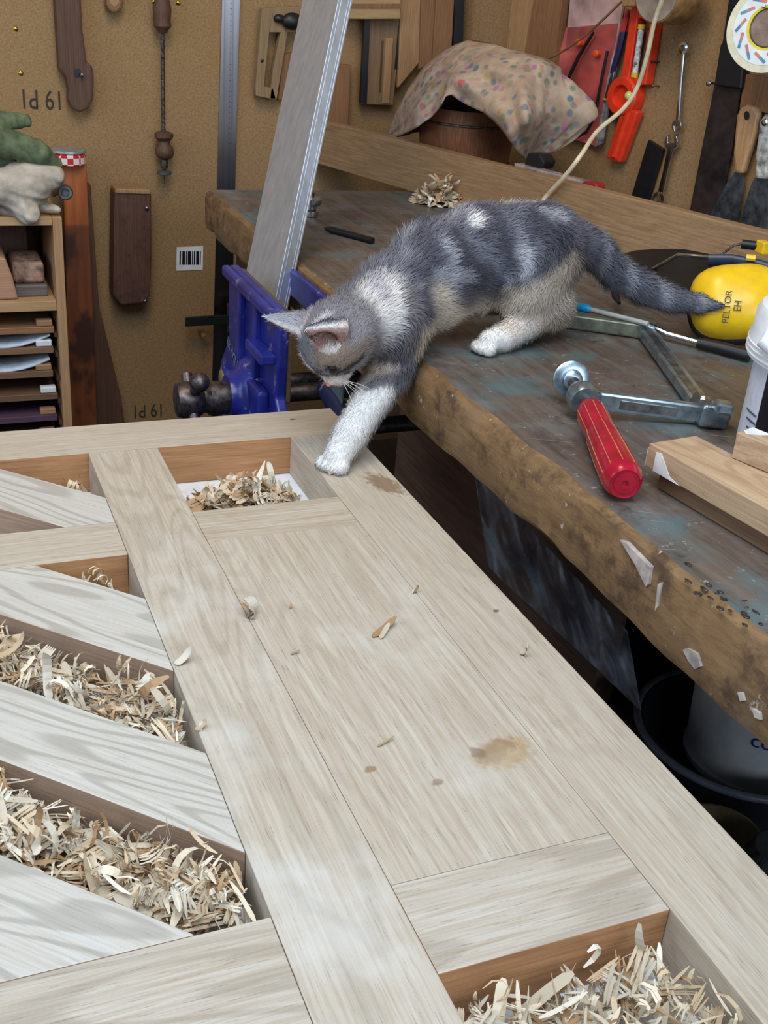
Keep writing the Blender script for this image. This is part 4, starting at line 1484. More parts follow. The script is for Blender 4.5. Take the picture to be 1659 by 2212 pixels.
mb = MB().box((b0+b1)/2, (np.linalg.norm(b1-b0), .019, .010), (bd_, bs_, UPZ))
bar = build('bar', mb, M['zinc'], cl, bevel=.001)
mb = MB().box((b0+b1)/2+UPZ*.0052, (np.linalg.norm(b1-b0)-.004, .008, .0006), (bd_, bs_, UPZ))
build('groove', mb, M['steel'], bar)
mb = MB()
f0, f1 = onz(1212, 690, ZB+.010), onz(1398, 716, ZB+.010)
fd = (f1-f0)/np.linalg.norm(f1-f0)
fs_ = np.cross(UPZ, fd)
mb.box((f0+f1)/2, (np.linalg.norm(f1-f0), .010, .017), (fd, fs_, UPZ))
build('fixed_jaw', mb, plain('greenish_steel', (146, 150, 132), .4, .7, var=.2), cl, bevel=.002)

# pen with the cyan cap
q0, q1 = onz(1256, 664, ZB+.0215), onz(1400, 700, ZB+.0215)
pd = (q1-q0)/np.linalg.norm(q1-q0)
cp_ = thing('cyan_capped_pen', 'clear ballpoint pen with a cyan cap lying across the clamp jaw', 'pen', tuple((q0+q1)/2))
build('barrel', MB().tube([q0+pd*.012, q1], .0032, 10), plain('clear_pen', (176, 176, 170), .2, var=.1), cp_, smooth=True)
build('cap', MB().tube([q0-pd*.006, q0-pd*.004, q0+pd*.010, q0+pd*.012], [.002, .0052, .0052, .004], 12), plain('cyan_cap', (22, 160, 214), .3, var=.05), cp_, smooth=True)

# ------------------------------------------------------------------ ear defenders
em = thing('ear_defenders', 'yellow ear defenders with black band and visor on the workbench', 'ear defenders', tuple(BT.at(1560, 745)))
yel = plain('yellow_plastic', (238, 190, 28), .28, var=.04)
en = V(-.42, -.62, .66)
en /= np.linalg.norm(en)
eu = RT - en*(RT @ en)
eu /= np.linalg.norm(eu)
ev = np.cross(en, eu)
ec = CAM + ray(1592, 652)/np.linalg.norm(ray(1592, 652))*1.405
mb = MB()
G = []
for i in range(21):
    ph_ = i/20*HP*1.12
    row = []
    for j in range(41):
        th2 = 2*math.pi*j/40
        cx_, sx_ = math.cos(th2), math.sin(th2)
        sq = (abs(cx_)**3+abs(sx_)**3)**(-1/3)
        s_ = math.sin(min(ph_, HP))**.75 if ph_ < HP else 1.0
        row.append(ec + (eu*cx_*.056+ev*sx_*.047)*sq*s_*.97 + en*(.034*math.cos(ph_)-.0))
    G.append(row)
mb.grid(G)
cup = build('ear_cup', mb, yel, em, smooth='all')
mb = MB()
mb.tube([ec+(eu*math.cos(a_)*.056+ev*math.sin(a_)*.047)*(abs(math.cos(a_))**3+abs(math.sin(a_))**3)**(-1/3)*.88-en*.012 for a_ in np.linspace(0, 2*math.pi, 50)], .008, 10, caps=False)
build('ear_cushion', mb, M['black'], em, smooth='all')
tx_o = CAM+ray(1574, 664)/np.linalg.norm(ray(1574, 664))*1.30
dd_ = ray(1574, 664)/np.linalg.norm(ray(1574, 664))
# lettering lies on the cup face
def on_cup(x, y):
    d_ = ray(x, y)/np.linalg.norm(ray(x, y))
    for s_ in np.linspace(1.30, 1.45, 400):
        q = CAM+d_*s_-ec
        a_, b_, c_ = (q @ eu)/.056, (q @ ev)/.047, (q @ en)/.034
        rr_ = (abs(a_)**3+abs(b_)**3)**(1/3)/.97
        if c_ >= 0 and rr_ < 1 and c_ <= math.cos(math.asin(min(1, rr_**(1/.75)))):
            return CAM+d_*(s_-.0012)
    return CAM+d_*1.38
lo_ = on_cup(1571, 664)
vv1 = on_cup(1568, 690)-on_cup(1575, 636)
lu = -vv1/np.linalg.norm(vv1)
lv_ = np.cross(en, lu)
mb = MB().text('PELTOR', (lo_+en*.0012, lu, lv_), .0115, .95)
build('lettering', mb, M['black'], cup, fix=False)
lo_ = on_cup(1594, 662)
mb = MB().text('EH', (lo_+en*.0014, lu, lv_), .013, .8)
build('logo_box', mb, M['black'], cup, fix=False)
# head band pieces
bq = lambda x, y, s_: CAM+ray(x, y)/np.linalg.norm(ray(x, y))*s_
build('head_band', MB().tube([bq(1530, 562, 1.46), bq(1580, 562, 1.46), bq(1640, 574, 1.46), bq(1720, 600, 1.46)], .0075, 10, flat=((0, 0, 1), .5)), plain('blue_black_band', (40, 46, 64), .35), em, smooth=True)
build('band_tab', MB().tube([bq(1612, 556, 1.45), bq(1632, 558, 1.45)], .004, 8), yel, em, smooth=True)
build('upper_wire', MB().tube([bq(1556, 552, 1.50), bq(1585, 530, 1.50), bq(1606, 526, 1.50)], .0016, 8), M['dark_steel'], em, smooth=True)
build('upper_band', MB().tube([bq(1602, 527, 1.50), bq(1650, 533, 1.50), bq(1720, 545, 1.50)], .0058, 10), M['black'], em, smooth=True)
build('upper_clip', MB().box(bq(1648, 534, 1.495), (.012, .016, .016)), yel, em, bevel=.002)
build('visor_arm', MB().tube([bq(1388, 592, 1.56), bq(1398, 588, 1.55), bq(1466, 550, 1.50), bq(1538, 556, 1.47)], .0026, 8), M['chrome'], em, smooth=True)
build('lower_arm', MB().tube([onz(1384, 694, ZB+.022), onz(1440, 720, ZB+.010), onz(1512, 740, ZB+.0085)], .0030, 8), M['chrome'], em, smooth=True)
build('lower_arm_grip', MB().tube([onz(1508, 740, ZB+.0085), onz(1560, 752, ZB+.0085), onz(1620, 768, ZB+.0085)], [.0065, .0075, .0075], 10), M['black'], em, smooth=True)
# dark visor dish behind the cup
top = resamp([(1342, 552), (1372, 543), (1420, 540), (1480, 541), (1540, 552), (1590, 560)], 30)
bot = resamp([(1344, 556), (1372, 585), (1400, 610), (1440, 628), (1500, 650), (1560, 660)], 30)
G = []
for i in range(13):
    s_ = i/12
    G.append([bq(*(top[j]*(1-s_)+bot[j]*s_), 1.60-.11*s_-.03*math.sin(j/29*math.pi)*math.sin(s_*math.pi)+.03*math.sin(s_*math.pi)) for j in range(30)])
build('visor', MB().grid(G), plain('black_visor', (12, 13, 17), .45, var=.2), em, smooth='all', solid=.003)
mb = MB().tube([bq(1324, 600, 1.50), bq(1330, 640, 1.47), bq(1338, 655, 1.455)], [.004, .005, .002], 10)
build('strap_end', mb, M['black'], em, smooth=True)

# ------------------------------------------------------------------ white tub
bc = V(.748, .700, ZB+.0005)
wb3 = thing('white_plastic_tub', 'white plastic tub with a screw lid and dark label on the workbench', 'tub', tuple(bc))
body_r = .080
build('body', MB().lathe(bc, UPZ, [(.070, 0), (.0775, .003), (body_r, .02), (.082, .098), (.078, .10)], 48), M['white'], wb3, smooth=True)
build('lid', MB().lathe(bc, UPZ, [(.082, .088), (.0905, .090), (.0915, .108), (.0895, .112), (.0895, .128), (.086, .134), (.0755, .137), (.0745, .152), (.070, .155), (.066, .152), (.0655, .141), (.002, .140)], 56), M['white'], wb3, smooth=True)
for i in range(3):
    h_ = .094+i*.0045
    build('lid_ridge', MB().tube([bc+UPZ*h_+V(math.cos(a_), math.sin(a_), 0)*.0915 for a_ in np.linspace(0, 2*math.pi, 50)], .0009, 6, caps=False), M['white'], wb3, smooth=True)
tab = bc+V(-.0915, .012, .112)
build('tear_tab', MB().tube([tab+V(.004, 0, .008), tab+V(-.003, -.004, 0), tab+V(.002, -.012, -.006)], [.006, .008, .005], 12), M['white'], wb3, smooth=True)


def arc_sheet(c_, r_, a0, a1, z0, z1, n=24):
    return MB().grid([[c_+V(math.cos(a)*r_, math.sin(a)*r_, z) for a in np.linspace(a0, a1, n)] for z in (z0, z1)])


A0 = math.atan2(.407, -.913)
lab = build('label', arc_sheet(bc, .0826, A0+.28, A0+1.9, .030, .086), plain('black_label', (26, 24, 30), .3), wb3)
build('label_band', arc_sheet(bc, .0824, A0-.6, A0+2.0, .008, .090), plain('pale_label', (214, 216, 226), .4, var=.05), wb3)
for i in range(5):
    build('small_print', arc_sheet(bc, .0830, A0+.0+.05*i, A0+.26+.02*i, .042-.007*i, .0438-.007*i, 6), plain('print_grey', (84, 92, 120), .6), wb3)
# ------------------------------------------------------------------ offcuts at the right edge
Z1, Z2 = ZB+.016, ZB+.016+.021
ob = wood('oak_offcut', (190, 156, 116), (156, 120, 82), .0, rings=.3, pores=.35)
pts = [onz(1436, 1052, ZB+.0155), onz(1760, 1270, ZB+.0155), onz(1830, 1200, ZB+.0155), onz(1490, 1010, ZB+.0155)]
d1 = onz(1700, 1122, Z2)-onz(1403, 957, Z2)
d1[2] = 0
d1 /= np.linalg.norm(d1)
d2 = V(-d1[1], d1[0], 0)
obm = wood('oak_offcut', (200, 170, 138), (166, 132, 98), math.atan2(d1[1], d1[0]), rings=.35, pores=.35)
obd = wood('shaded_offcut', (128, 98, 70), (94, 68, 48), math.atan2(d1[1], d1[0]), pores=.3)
cA = onz(1403, 957, Z2)
wA = .052
if (onz(1530, 934, Z2)-cA) @ d2 < 0:
    d2 = -d2
lo1 = cA+d1*.012+d2*.006
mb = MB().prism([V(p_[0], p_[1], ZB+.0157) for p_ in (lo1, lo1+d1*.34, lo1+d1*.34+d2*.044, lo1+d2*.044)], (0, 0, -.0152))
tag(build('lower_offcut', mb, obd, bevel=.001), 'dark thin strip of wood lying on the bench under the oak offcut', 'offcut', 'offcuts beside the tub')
of1 = thing('oak_offcut', 'squared oak offcut with white painted end beside the red clamp handle', 'offcut', tuple(V(cA[0], cA[1], Z1)), 'offcuts beside the tub')
mb = MB().prism([V(p_[0], p_[1], Z2) for p_ in (cA, cA+d1*.36, cA+d1*.36+d2*wA, cA+d2*wA)], (0, 0, -.0205))
build('block', mb, obm, of1, bevel=.0008)
wp = plain('white_primer', (228, 224, 218), .6, var=.05)
Z2_ = Z2
q = lambda a_, z_, e_=-.0006: cA+d1*a_+d2*e_+UPZ*z_
build('paint_patch', MB().prism([q(.010, -.004), q(.016, -.003), q(.030, -.018), q(.042, -.0205), q(.010, -.0205)], d2*.0005), wp, of1)
q = lambda a_, z_, e_=-.0006: cA+d2*a_+d1*e_+UPZ*z_
build('paint_patch', MB().prism([q(0, -.004), q(.006, -.003), q(.010, -.012), q(.016, -.0205), q(.0, -.0205)], d1*.0005), wp, of1)
cB = onz(1592, 934, Z2+.0225)
of2 = thing('small_oak_offcut', 'small oak offcut with a white painted top resting against the tub', 'offcut', tuple(V(cB[0], cB[1], Z2)), 'offcuts beside the tub')
e1_ = V(d1[0], d1[1], 0)*.985+d2*.17
e1_ /= np.linalg.norm(e1_)
e2_ = V(-e1_[1], e1_[0], 0)
if e2_ @ d2 < 0:
    e2_ = -e2_
mb = MB().prism([V(p_[0], p_[1], Z2+.0225) for p_ in (cB, cB+e1_*.22, cB+e1_*.22+e2_*.022, cB+e2_*.022)], (0, 0, -.0220))
build('block', mb, obm, of2, bevel=.0008)
build('paint_patch', MB().prism([cB+e1_*a_+e2_*b_+UPZ*.0006 for a_, b_ in ((.0005, .021), (.001, .008), (.006, .003), (.014, .012), (.018, .021))], UPZ*-.0005), wp, of2)

# ------------------------------------------------------------------ under the bench
tb = V(.828, .79, SHZ+.0006)
tub = thing('black_tub', 'round black tub with a pale rim on the shelf under the bench', 'tub', tuple(tb))
build('wall', MB().lathe(tb, UPZ, [(.100, 0), (.118, .058), (.124, .060), (.124, .064), (.114, .064), (.098, .004), (.002, .004)], 48), plain('black_rubber', (26, 26, 30), .55), tub, smooth=True)
build('rim', MB().tube([tb+UPZ*.062+V(math.cos(a_), math.sin(a_), 0)*.121 for a_ in np.linspace(0, 2*math.pi, 60)], .0045, 10, caps=False), plain('grey_rim', (92, 96, 108), .4), tub, smooth=True)
bb_ = V(.862, .80, SHZ+.0055)
bu = thing('white_paint_bucket', 'white paint bucket with blue lettering standing in the black tub', 'bucket', tuple(bb_))
build('body', MB().lathe(bb_, UPZ, [(.076, 0), (.080, .004), (.081, .012), (.0785, .016), (.090, .24), (.088, .24), (.078, .02), (.002, .02)], 48), plain('white_bucket_plastic', (196, 196, 196), .45, var=.1, scale=14), bu, smooth=True)
ctr_px = proj(bb_+V(0, 0, .09))
A1 = math.atan2(CAM[1]-bb_[1], CAM[0]-bb_[0])
rdir = lambda a_: V(math.cos(a_), math.sin(a_), 0)
for txt, hh_, sz_, da in (('com', .082, .026, .22), ('trade', .112, .012, .22)):
    mb = MB()
    a_ = A1+da
    mb.text(txt, (bb_+rdir(a_)*(.0785+.012*hh_/.24+.0022)+UPZ*hh_, V(-math.sin(a_), math.cos(a_), 0), UPZ), sz_, 1.0)
    # wrap round the bucket
    w3 = []
    for p_ in mb.v:
        rel = np.array(p_)-bb_
        off_ = rel @ V(-math.sin(a_), math.cos(a_), 0)
        rr_ = .0786+.0525*(rel[2]-.016)+.0006
        b_ = a_+off_/rr_
        w3.append(tuple(bb_+rdir(b_)*rr_+UPZ*rel[2]))
    mb.v = w3
    build('lettering', mb, plain('blue_print', (46, 54, 130), .5), bu, fix=False)
pc = onz(1556, 1800, SHZ+.06)
pt_ = thing('brown_pot', 'small brown pot beside the black tub under the bench', 'pot', (pc[0], pc[1], SHZ))
build('body', MB().lathe((pc[0], pc[1], SHZ+.0006), UPZ, [(.036, 0), (.044, .06), (.041, .06), (.034, .006), (.002, .006)], 28), plain('brown_glaze', (96, 82, 58), .4), pt_, smooth=True)
pc2 = onz(1690, 1850, SHZ+.06)
pt_ = thing('dark_jar', 'dark glass jar at the right edge under the bench', 'jar', (pc2[0], pc2[1], SHZ))
build('body', MB().lathe((pc2[0], pc2[1], SHZ+.0006), UPZ, [(.03, 0), (.036, .004), (.038, .05), (.030, .062), (.028, .068), (.002, .068)], 28), plain('dark_glass', (40, 50, 52), .15), pt_, smooth=True)
# crumpled plastic sheet
t = NT('milky_plastic_sheet')
v = t.coords()
c = t.ramp(t.noise(v, 14, 4, .6), [(.3, (160, 168, 186)), (.7, (232, 236, 244))])
t.bump(t.noise(v, 30, 5, .7, 1.0), .7, .012)
al = t.step(t.noise(t.coords(loc=(3, 1, 1)), 11, 4, .6), .38, .68, .12, .85)
t.L(al, t.b.inputs['Alpha'])
sack_m = t.done(c, .28)
NU, NV = 60, 34
G = []
for i in range(NU):
    u_ = i/(NU-1)
    row = []
    for j in range(NV):
        w_ = j/(NV-1)
        px_, py_ = 1040+330*u_+30*(w_-.5), 1120+330*u_+190*(w_-.5)*(1.1-.2*u_)
        fold = .016*math.sin(u_*19+3*w_)+.010*math.sin(u_*41-5*w_+1)+.012*math.sin(w_*9+u_*4)
        row.append(onx(px_, py_, .640+.03*w_+fold))
    G.append(row)
tag(build('plastic_sheet', MB().grid(G), sack_m, smooth='all', solid=.0012), 'crumpled milky plastic sheet stuffed under the bench', 'plastic sheet')
for i, (x0, x1, z0, z1, c_, lab) in enumerate([(.735, .765, SHZ, -.06, (150, 116, 96), 'brown board leaning under the bench behind the plastic sack'), (.775, .805, SHZ, -.10, (150, 96, 80), 'reddish board leaning under the bench, rearmost of the two')]):
    m = MB().bb(x0, x1, .955+.05*i, 1.62, z0+.0006, z1)
    tag(build('stored_board', m, wood('stored_board_wood', c_, tuple(int(k*.6) for k in c_), HP), bevel=.002), lab, 'board', 'boards stored under the bench')
# pointed grey trowel and dark handle in the gap by the door corner
tw = thing('pointing_trowel', 'grey pointed trowel with a dark blue handle in the gap below the kitten', 'trowel', tuple(onx(745, 860, .452)))
g_ = lambda x, y: onx(x, y, .452)
build('blade', MB().prism([g_(705, 830), g_(742, 832), g_(736, 880), g_(728, 874)], V(.002, 0, 0)), plain('grey_blade', (132, 148, 152), .4, .6), tw)
build('handle', MB().tube([g_(700, 838), g_(728, 880), g_(748, 920)], [.010, .013, .012], 10), plain('dark_blue_grip', (26, 34, 66), .4), tw, smooth=True)
# ------------------------------------------------------------------ kitten
def fr(f, u):
    f = np.asarray(f, float)/np.linalg.norm(f)
    u = np.asarray(u, float)
    u = u-f*(u @ f)
    u /= np.linalg.norm(u)
    return f, u, np.cross(f, u)      # forward, up, right


HC = V(.385, 1.019, .1232)            # centre of the skull
HF, HU, HR = fr((-.3153, -.1865, -.9305), (-.9298, -.1355, .3423))
HB = np.array([HF, HU, HR])
hp = lambda f, u, r: HC + HF*f + HU*u + HR*r
el = lambda c, r, R=np.eye(3), **kw: dict(t='ell', c=np.asarray(c), r=r, R=R, **kw)


def along(a, b, up=(0, 0, 1)):
    return np.array(fr(np.asarray(b)-np.asarray(a), up))


PEL, MID, RIB, SHO, NEC = V(.668, 1.100, .180), V(.575, 1.097, .181), V(.505, 1.085, .164), V(.462, 1.068, .145), V(.425, 1.044, .132)
prims = []
# trunk
prims += [el(PEL+V(-.010, 0, .004), (.052, .055, .039), along(MID, PEL)), el((PEL+MID)/2+V(0, 0, -.001), (.055, .060, .041), along(MID, PEL)),
          el(MID+V(0, 0, -.003), (.060, .061, .042), along(RIB, PEL)), el(RIB+V(.012, 0, .001), (.058, .060, .041), along(SHO, MID)),
          el(SHO+V(.008, .004, -.004), (.046, .050, .038), along(NEC, RIB)), cap_(SHO, NEC, .039, .034), cap_(NEC, HC+V(.006, .006, .002), .034, .031)]
# chest
prims += [el(V(.462, 1.066, .112), (.030, .028, .030))]
# near foreleg reaching down to the door
LS, LE, LW, LP = V(.468, 1.040, .128), V(.455, 1.034, .080), V(.394, .984, .030), V(.3745, .9685, .0125)
prims += [cap_(LS, LE, .029, .0225, k=.014), cap_(LE, LW, .0215, .0168), cap_(LW, LP, .0165, .0145, k=.006)]
fd = (LP-LW)*V(1, 1, 0)
fd /= np.linalg.norm(fd)
sd2 = V(-fd[1], fd[0], 0)
for k in (-1.5, -.5, .5, 1.5):
    t_ = LP+fd*(.012-abs(k)*.0022)+sd2*k*.0080
    t_[2] = .0066
    prims.append(el(t_, (.0095, .0062, .0072), np.array([fd, sd2, UPZ]), k=.0022))
# far foreleg standing on the bench edge
prims += [cap_(V(.475, 1.095, .12), V(.500, 1.105, .105), .020, .014), cap_(V(.500, 1.105, .105), V(.503, 1.108, ZB+.013), .013, .0115), el(V(.497, 1.107, ZB+.0095), (.014, .0115, .0085), k=.006)]
# near hind leg
HH, HK, HO, HT = ony(1195, 560, 1.078), ony(1112, 642, 1.062), ony(1192, 664, 1.068), V(.590, 1.0425, .104)
prims += [el((HH+HK)/2+V(.006, .0, .0), (.052, .042, .028), along(HH, HK)), cap_(HK+V(.012, .004, 0), HO, .028, .023), cap_(HO, HT, .0215, .0150, k=.010), cap_(HT, V(.572, 1.037, .1035), .0135, .0130, k=.006)]
fd2 = V(-.93, -.30, 0)
fd2 /= np.linalg.norm(fd2)
s2 = V(-fd2[1], fd2[0], 0)
for k in (-1.5, -.5, .5, 1.5):
    t_ = V(.566, 1.0345, ZB+.0072)+fd2*(.006-abs(k)*.002)+s2*k*.0068
    prims.append(el(t_, (.0092, .0053, .0068), np.array([fd2, s2, UPZ]), k=.0022))
# far hind leg
prims += [el(V(.675, 1.130, .150), (.034, .024, .042)), cap_(V(.688, 1.135, .125), V(.690, 1.138, ZB+.013), .018, .0125), cap_(V(.690, 1.138, ZB+.0118), V(.648, 1.135, ZB+.0105), .0115, .010)]
# tail
TP = [V(.706, 1.108, .196)] + [ony(x, y, Y) for x, y, Y in ((1284, 540, 1.110), (1330, 588, 1.100), (1390, 622, 1.080), (1450, 645, 1.055), (1510, 656, 1.03), (1550, 660, 1.012))]
TRd = [.0215, .0195, .0180, .0165, .0140, .0098, .0042]
for i in range(len(TP)-1):
    prims.append(cap_(TP[i], TP[i+1], TRd[i], TRd[i+1], k=.006))
TRUNK_N = len(prims)
# head
prims += [el(HC, (.036, .034, .0365), HB), el(hp(.004, -.006, .016), (.026, .023, .020), HB), el(hp(.004, -.006, -.016), (.026, .023, .020), HB),
          el(hp(.014, .010, 0), (.026, .021, .026), HB), cap_(hp(.024, -.004, 0), hp(.038, -.009, 0), .0165, .0105, k=.010),
          el(hp(.037, -.014, .0068), (.0105, .0085, .0088), HB, k=.004), el(hp(.037, -.014, -.0068), (.0105, .0085, .0088), HB, k=.004),
          el(hp(.031, -.020, 0), (.011, .008, .010), HB, k=.004), el(hp(.0455, -.0075, 0), (.0045, .0036, .0055), HB, k=.003)]
# eye sockets
for s_ in (-1, 1):
    prims.append(dict(t='cut', c=hp(.0315, .0065, s_*.0175), r=(.006, .0052, .0068), R=HB, k=.005))
# ears: hollowed cones
EARS = []
for s_ in (-1, 1):
    b_ = hp(-.002, .019, s_*.0225)
    tip = hp(.002, .060, s_*.041)
    d_ = (tip-b_)/np.linalg.norm(tip-b_)
    of_ = HF*.80+HR*s_*.60           # opening direction
    of_ -= d_*(of_ @ d_)
    of_ /= np.linalg.norm(of_)
    EARS.append((b_, tip, d_, of_, s_))
    wd2 = np.cross(d_, of_)
    L3 = np.linalg.norm(tip-b_)
    for q in np.linspace(0, 1, 10):
        r_ = .0190*(1-q)**.85+.0016
        prims.append(el(b_+d_*L3*q*.96, (r_*.62+.0007, r_, .0065), np.array([of_, wd2, d_]), k=.004))
    prims.append(dict(t='cut', c=b_+d_*L3*.42+of_*.0105, r=(.0105, .0108, .0185), R=np.array([of_, wd2, d_]), k=.003))
CV, CQ = implicit(prims, .0019, .012)
# relax a little
def relax(v_, q_, it, lam=.5):
    for _ in range(it):
        acc = np.zeros_like(v_)
        cn = np.zeros(len(v_))
        for a_, b_ in ((0, 1), (1, 2), (2, 3), (3, 0)):
            for i_, j_ in ((a_, b_), (b_, a_)):
                np.add.at(acc, q_[:, i_], v_[q_[:, j_]])
                np.add.at(cn, q_[:, i_], 1)
        v_ = v_*(1-lam)+lam*acc/cn[:, None]
    return v_


CV = relax(CV, CQ, 2)
low = (CV[:, 0] > XB) & (CV[:, 2] < ZB+.0006)
CV[low, 2] = ZB+.0006
CV[(CV[:, 0] < XB) & (CV[:, 2] < .0006), 2] = .0006


def normals(v_, q_):
    n_ = np.cross(v_[q_[:, 2]]-v_[q_[:, 0]], v_[q_[:, 3]]-v_[q_[:, 1]])
    out = np.zeros_like(v_)
    for k in range(4):
        np.add.at(out, q_[:, k], n_)
    return out/np.maximum(np.linalg.norm(out, axis=1, keepdims=True), 1e-12)


CN = normals(CV, CQ)
if (CN*(CV-CV.mean(0))).sum() < 0:
    CQ = CQ[:, ::-1]
    CN = -CN
CPX = proj(CV)
facing = ((CV-CAM)*CN).sum(1) < 0


def surf(x, y):
    d2 = (CPX[:, 0]-x)**2+(CPX[:, 1]-y)**2
    ok = np.where((d2 < 14**2) & facing)[0]
    if len(ok) == 0:
        ok = np.where(facing)[0]
        return CV[ok[np.argmin(d2[ok])]]
    near = ok[CPX[ok, 2] < CPX[ok, 2].min()+.012]
    return CV[near[np.argmin(d2[near])]]


L3c = lambda c_: np.array(lin(c_))
GREY, DARK, PALE, WHITE, CREAM, TAN = [L3c(c_) for c_ in ((112, 111, 122), (60, 58, 67), (176, 175, 182), (242, 236, 230), (222, 204, 184), (150, 124, 104))]
CC = np.tile(GREY, (len(CV), 1))


def sm(x, a, b):
    t_ = np.clip((x-a)/(b-a), 0, 1)
    return t_*t_*(3-2*t_)


def blend(w_, c_):
    global CC
    CC = CC*(1-w_[:, None])+c_*w_[:, None]


rn = np.random.default_rng(11)
def vnoise(scale, seed):
    r_ = np.random.default_rng(seed)
    s_ = 0
    for k in range(5):
        d_ = r_.normal(size=3)*scale
        s_ = s_+np.sin(CV @ d_+r_.uniform(0, 6.3)+1.7*np.sin(CV @ r_.normal(size=3)*scale*.6))
    return s_/5


body = CV[:, 0] > .44
# tabby mottling over the back
blend(sm(vnoise(75, 2), .05, .45)*.6*body, DARK)
blend(sm(vnoise(95, 3), .15, .5)*.45*body, PALE)
# pale belly, chest and lower legs (the animal's own markings)
onleg_h = (CV[:, 0] > .55) & (CV[:, 2] < .17)
blend(sm(-CN[:, 2], .1, .6)*((CV[:, 0] > .45) & (CV[:, 0] < .70))*.9, CREAM)
hind = np.minimum(sd_cap(CV, HK, HO, 0, 0), sd_cap(CV, HO, HT, 0, 0))
blend(sm(hind, .034, .018)*.92, CREAM)
blend(sm(sd_cap(CV, HO*.35+HT*.65, V(.56, 1.033, .10), 0, 0), .030, .016), WHITE)
blend(sm(sd_cap(CV, V(.69, 1.135, .13), V(.64, 1.135, .10), 0, 0), .04, .02), CREAM)
blend(sm(sd_cap(CV, LE*.55+LW*.45, LP, 0, 0), .030, .020), WHITE)
blend(sm(sd_cap(CV, V(.500, 1.105, .11), V(.50, 1.107, .09), 0, 0), .03, .018), WHITE)


def mark(pts, r_, c_, st=1.0, soft_=.6):
    P3 = [surf(x, y) for x, y in pts]
    d_ = np.full(len(CV), 9.)
    if len(P3) == 1:
        d_ = np.linalg.norm(CV-P3[0], axis=1)
    for i in range(len(P3)-1):
        d_ = np.minimum(d_, sd_cap(CV, P3[i], P3[i+1], 0, 0))
    d_ = d_+vnoise(330, int(pts[0][0]) % 97)*r_*.22
    blend(sm(d_, r_*(1+soft_), r_*(1-soft_))*st, c_)


# flank markings read off the coat, and a highlight on the back
mark([(905, 520), (925, 570), (930, 620)], .012, DARK, .8)
mark([(980, 520), (1000, 580), (1050, 620), (1110, 650)], .013, DARK, .75)
mark([(1040, 500), (1090, 540), (1130, 600)], .012, DARK, .7)
mark([(1150, 480), (1200, 530), (1190, 590)], .016, DARK, .75)
mark([(1215, 500), (1235, 560)], .012, DARK, .7)
mark([(955, 530), (975, 560)], .006, PALE, .8)
mark([(1118, 535), (1140, 580)], .009, PALE, .9)
mark([(1010, 600), (960, 590), (940, 600)], .007, PALE, .6)
mark([(1160, 640), (1100, 655), (1000, 660)], .010, DARK, .5)
mark([(1022, 478)], .0085, WHITE, .95)
mark([(1080, 430), (1140, 426)], .006, WHITE, .8)  # light on the top of the back, painted into the coat colour
mark([(1160, 455), (1210, 470)], .006, PALE, .7)
mark([(1000, 452), (960, 470)], .008, PALE, .5)
# shoulder: white saddle behind the ears and pale brindle
mark([(826, 640), (824, 690), (806, 740), (800, 790)], .023, WHITE, 1.0)
mark([(785, 660), (795, 700), (800, 745)], .016, WHITE, .95)
mark([(800, 610), (820, 640)], .010, PALE, .8)
mark([(880, 640), (895, 700), (890, 740)], .010, L3c((112, 104, 104)), .8)
mark([(940, 640), (960, 690), (930, 720)], .014, CREAM, .9)
mark([(1060, 690), (1130, 650), (1210, 600), (1240, 570)], .014, CREAM, .85)
mark([(1110, 700), (1180, 660), (1225, 620)], .016, L3c((222, 206, 190)), .8)
mark([(985, 690), (1060, 690)], .009, CREAM, .9)
mark([(800, 800), (840, 790)], .011, L3c((190, 170, 150)), .8)
mark([(825, 770), (870, 775)], .005, DARK, .85)
mark([(800, 830), (850, 815), (880, 800)], .007, L3c((96, 90, 94)), .9)
mark([(905, 760), (920, 720)], .007, CREAM, .8)
# head
head_w = sm(np.linalg.norm(CV-HC, axis=1), .052, .040)
blend(head_w*.9, L3c((128, 124, 130)))
mark([(690, 690), (660, 740)], .009, L3c((96, 98, 108)), .7)
mark([(720, 750), (745, 775), (700, 775)], .0135, L3c((150, 128, 110)), .85)
mark([(760, 770), (790, 750)], .009, L3c((132, 112, 98)), .8)
blend(sm(np.linalg.norm(CV-hp(.038, -.013, 0), axis=1), .020, .012), L3c((232, 216, 206)))
blend(sm(np.linalg.norm(CV-hp(.026, -.022, 0), axis=1), .024, .014)*.9, WHITE)
mark([(722, 806), (755, 790), (782, 772)], .0032, L3c((58, 48, 46)), .95)
mark([(640, 775), (665, 800), (690, 818)], .0045, L3c((232, 224, 220)), .9)
for s_ in (-1, 1):
    blend(sm(np.linalg.norm(CV-hp(.033, .006, s_*.0175), axis=1), .0075, .0045), L3c((52, 42, 40)))
blend(sm(np.linalg.norm(CV-hp(.049, -.0075, 0), axis=1), .0062, .0040), L3c((206, 132, 122)))
blend(sm(sd_cap(CV, hp(.048, -.011, 0), hp(.046, -.018, 0), 0, 0), .0022, .0012)*.7, L3c((150, 90, 84)))
for b_, tip, d_, of_, s_ in EARS:
    L3 = np.linalg.norm(tip-b_)
    h_ = ((CV-b_) @ d_)/L3
    rr_ = np.linalg.norm(CV-b_-((CV-b_) @ d_)[:, None]*d_, axis=1)
    inear = (h_ > .02) & (h_ < 1.1) & (rr_ < .021)
    inner = inear & ((CN @ of_) > .15) & (((CV-b_) @ of_) < .013)
    blend(inear*.65*sm(h_, .1, .5), PALE)
    blend(inear*sm(np.abs(CN @ of_), .75, .2)*.7, WHITE)
    blend(inner*.8, L3c((172, 134, 122)))
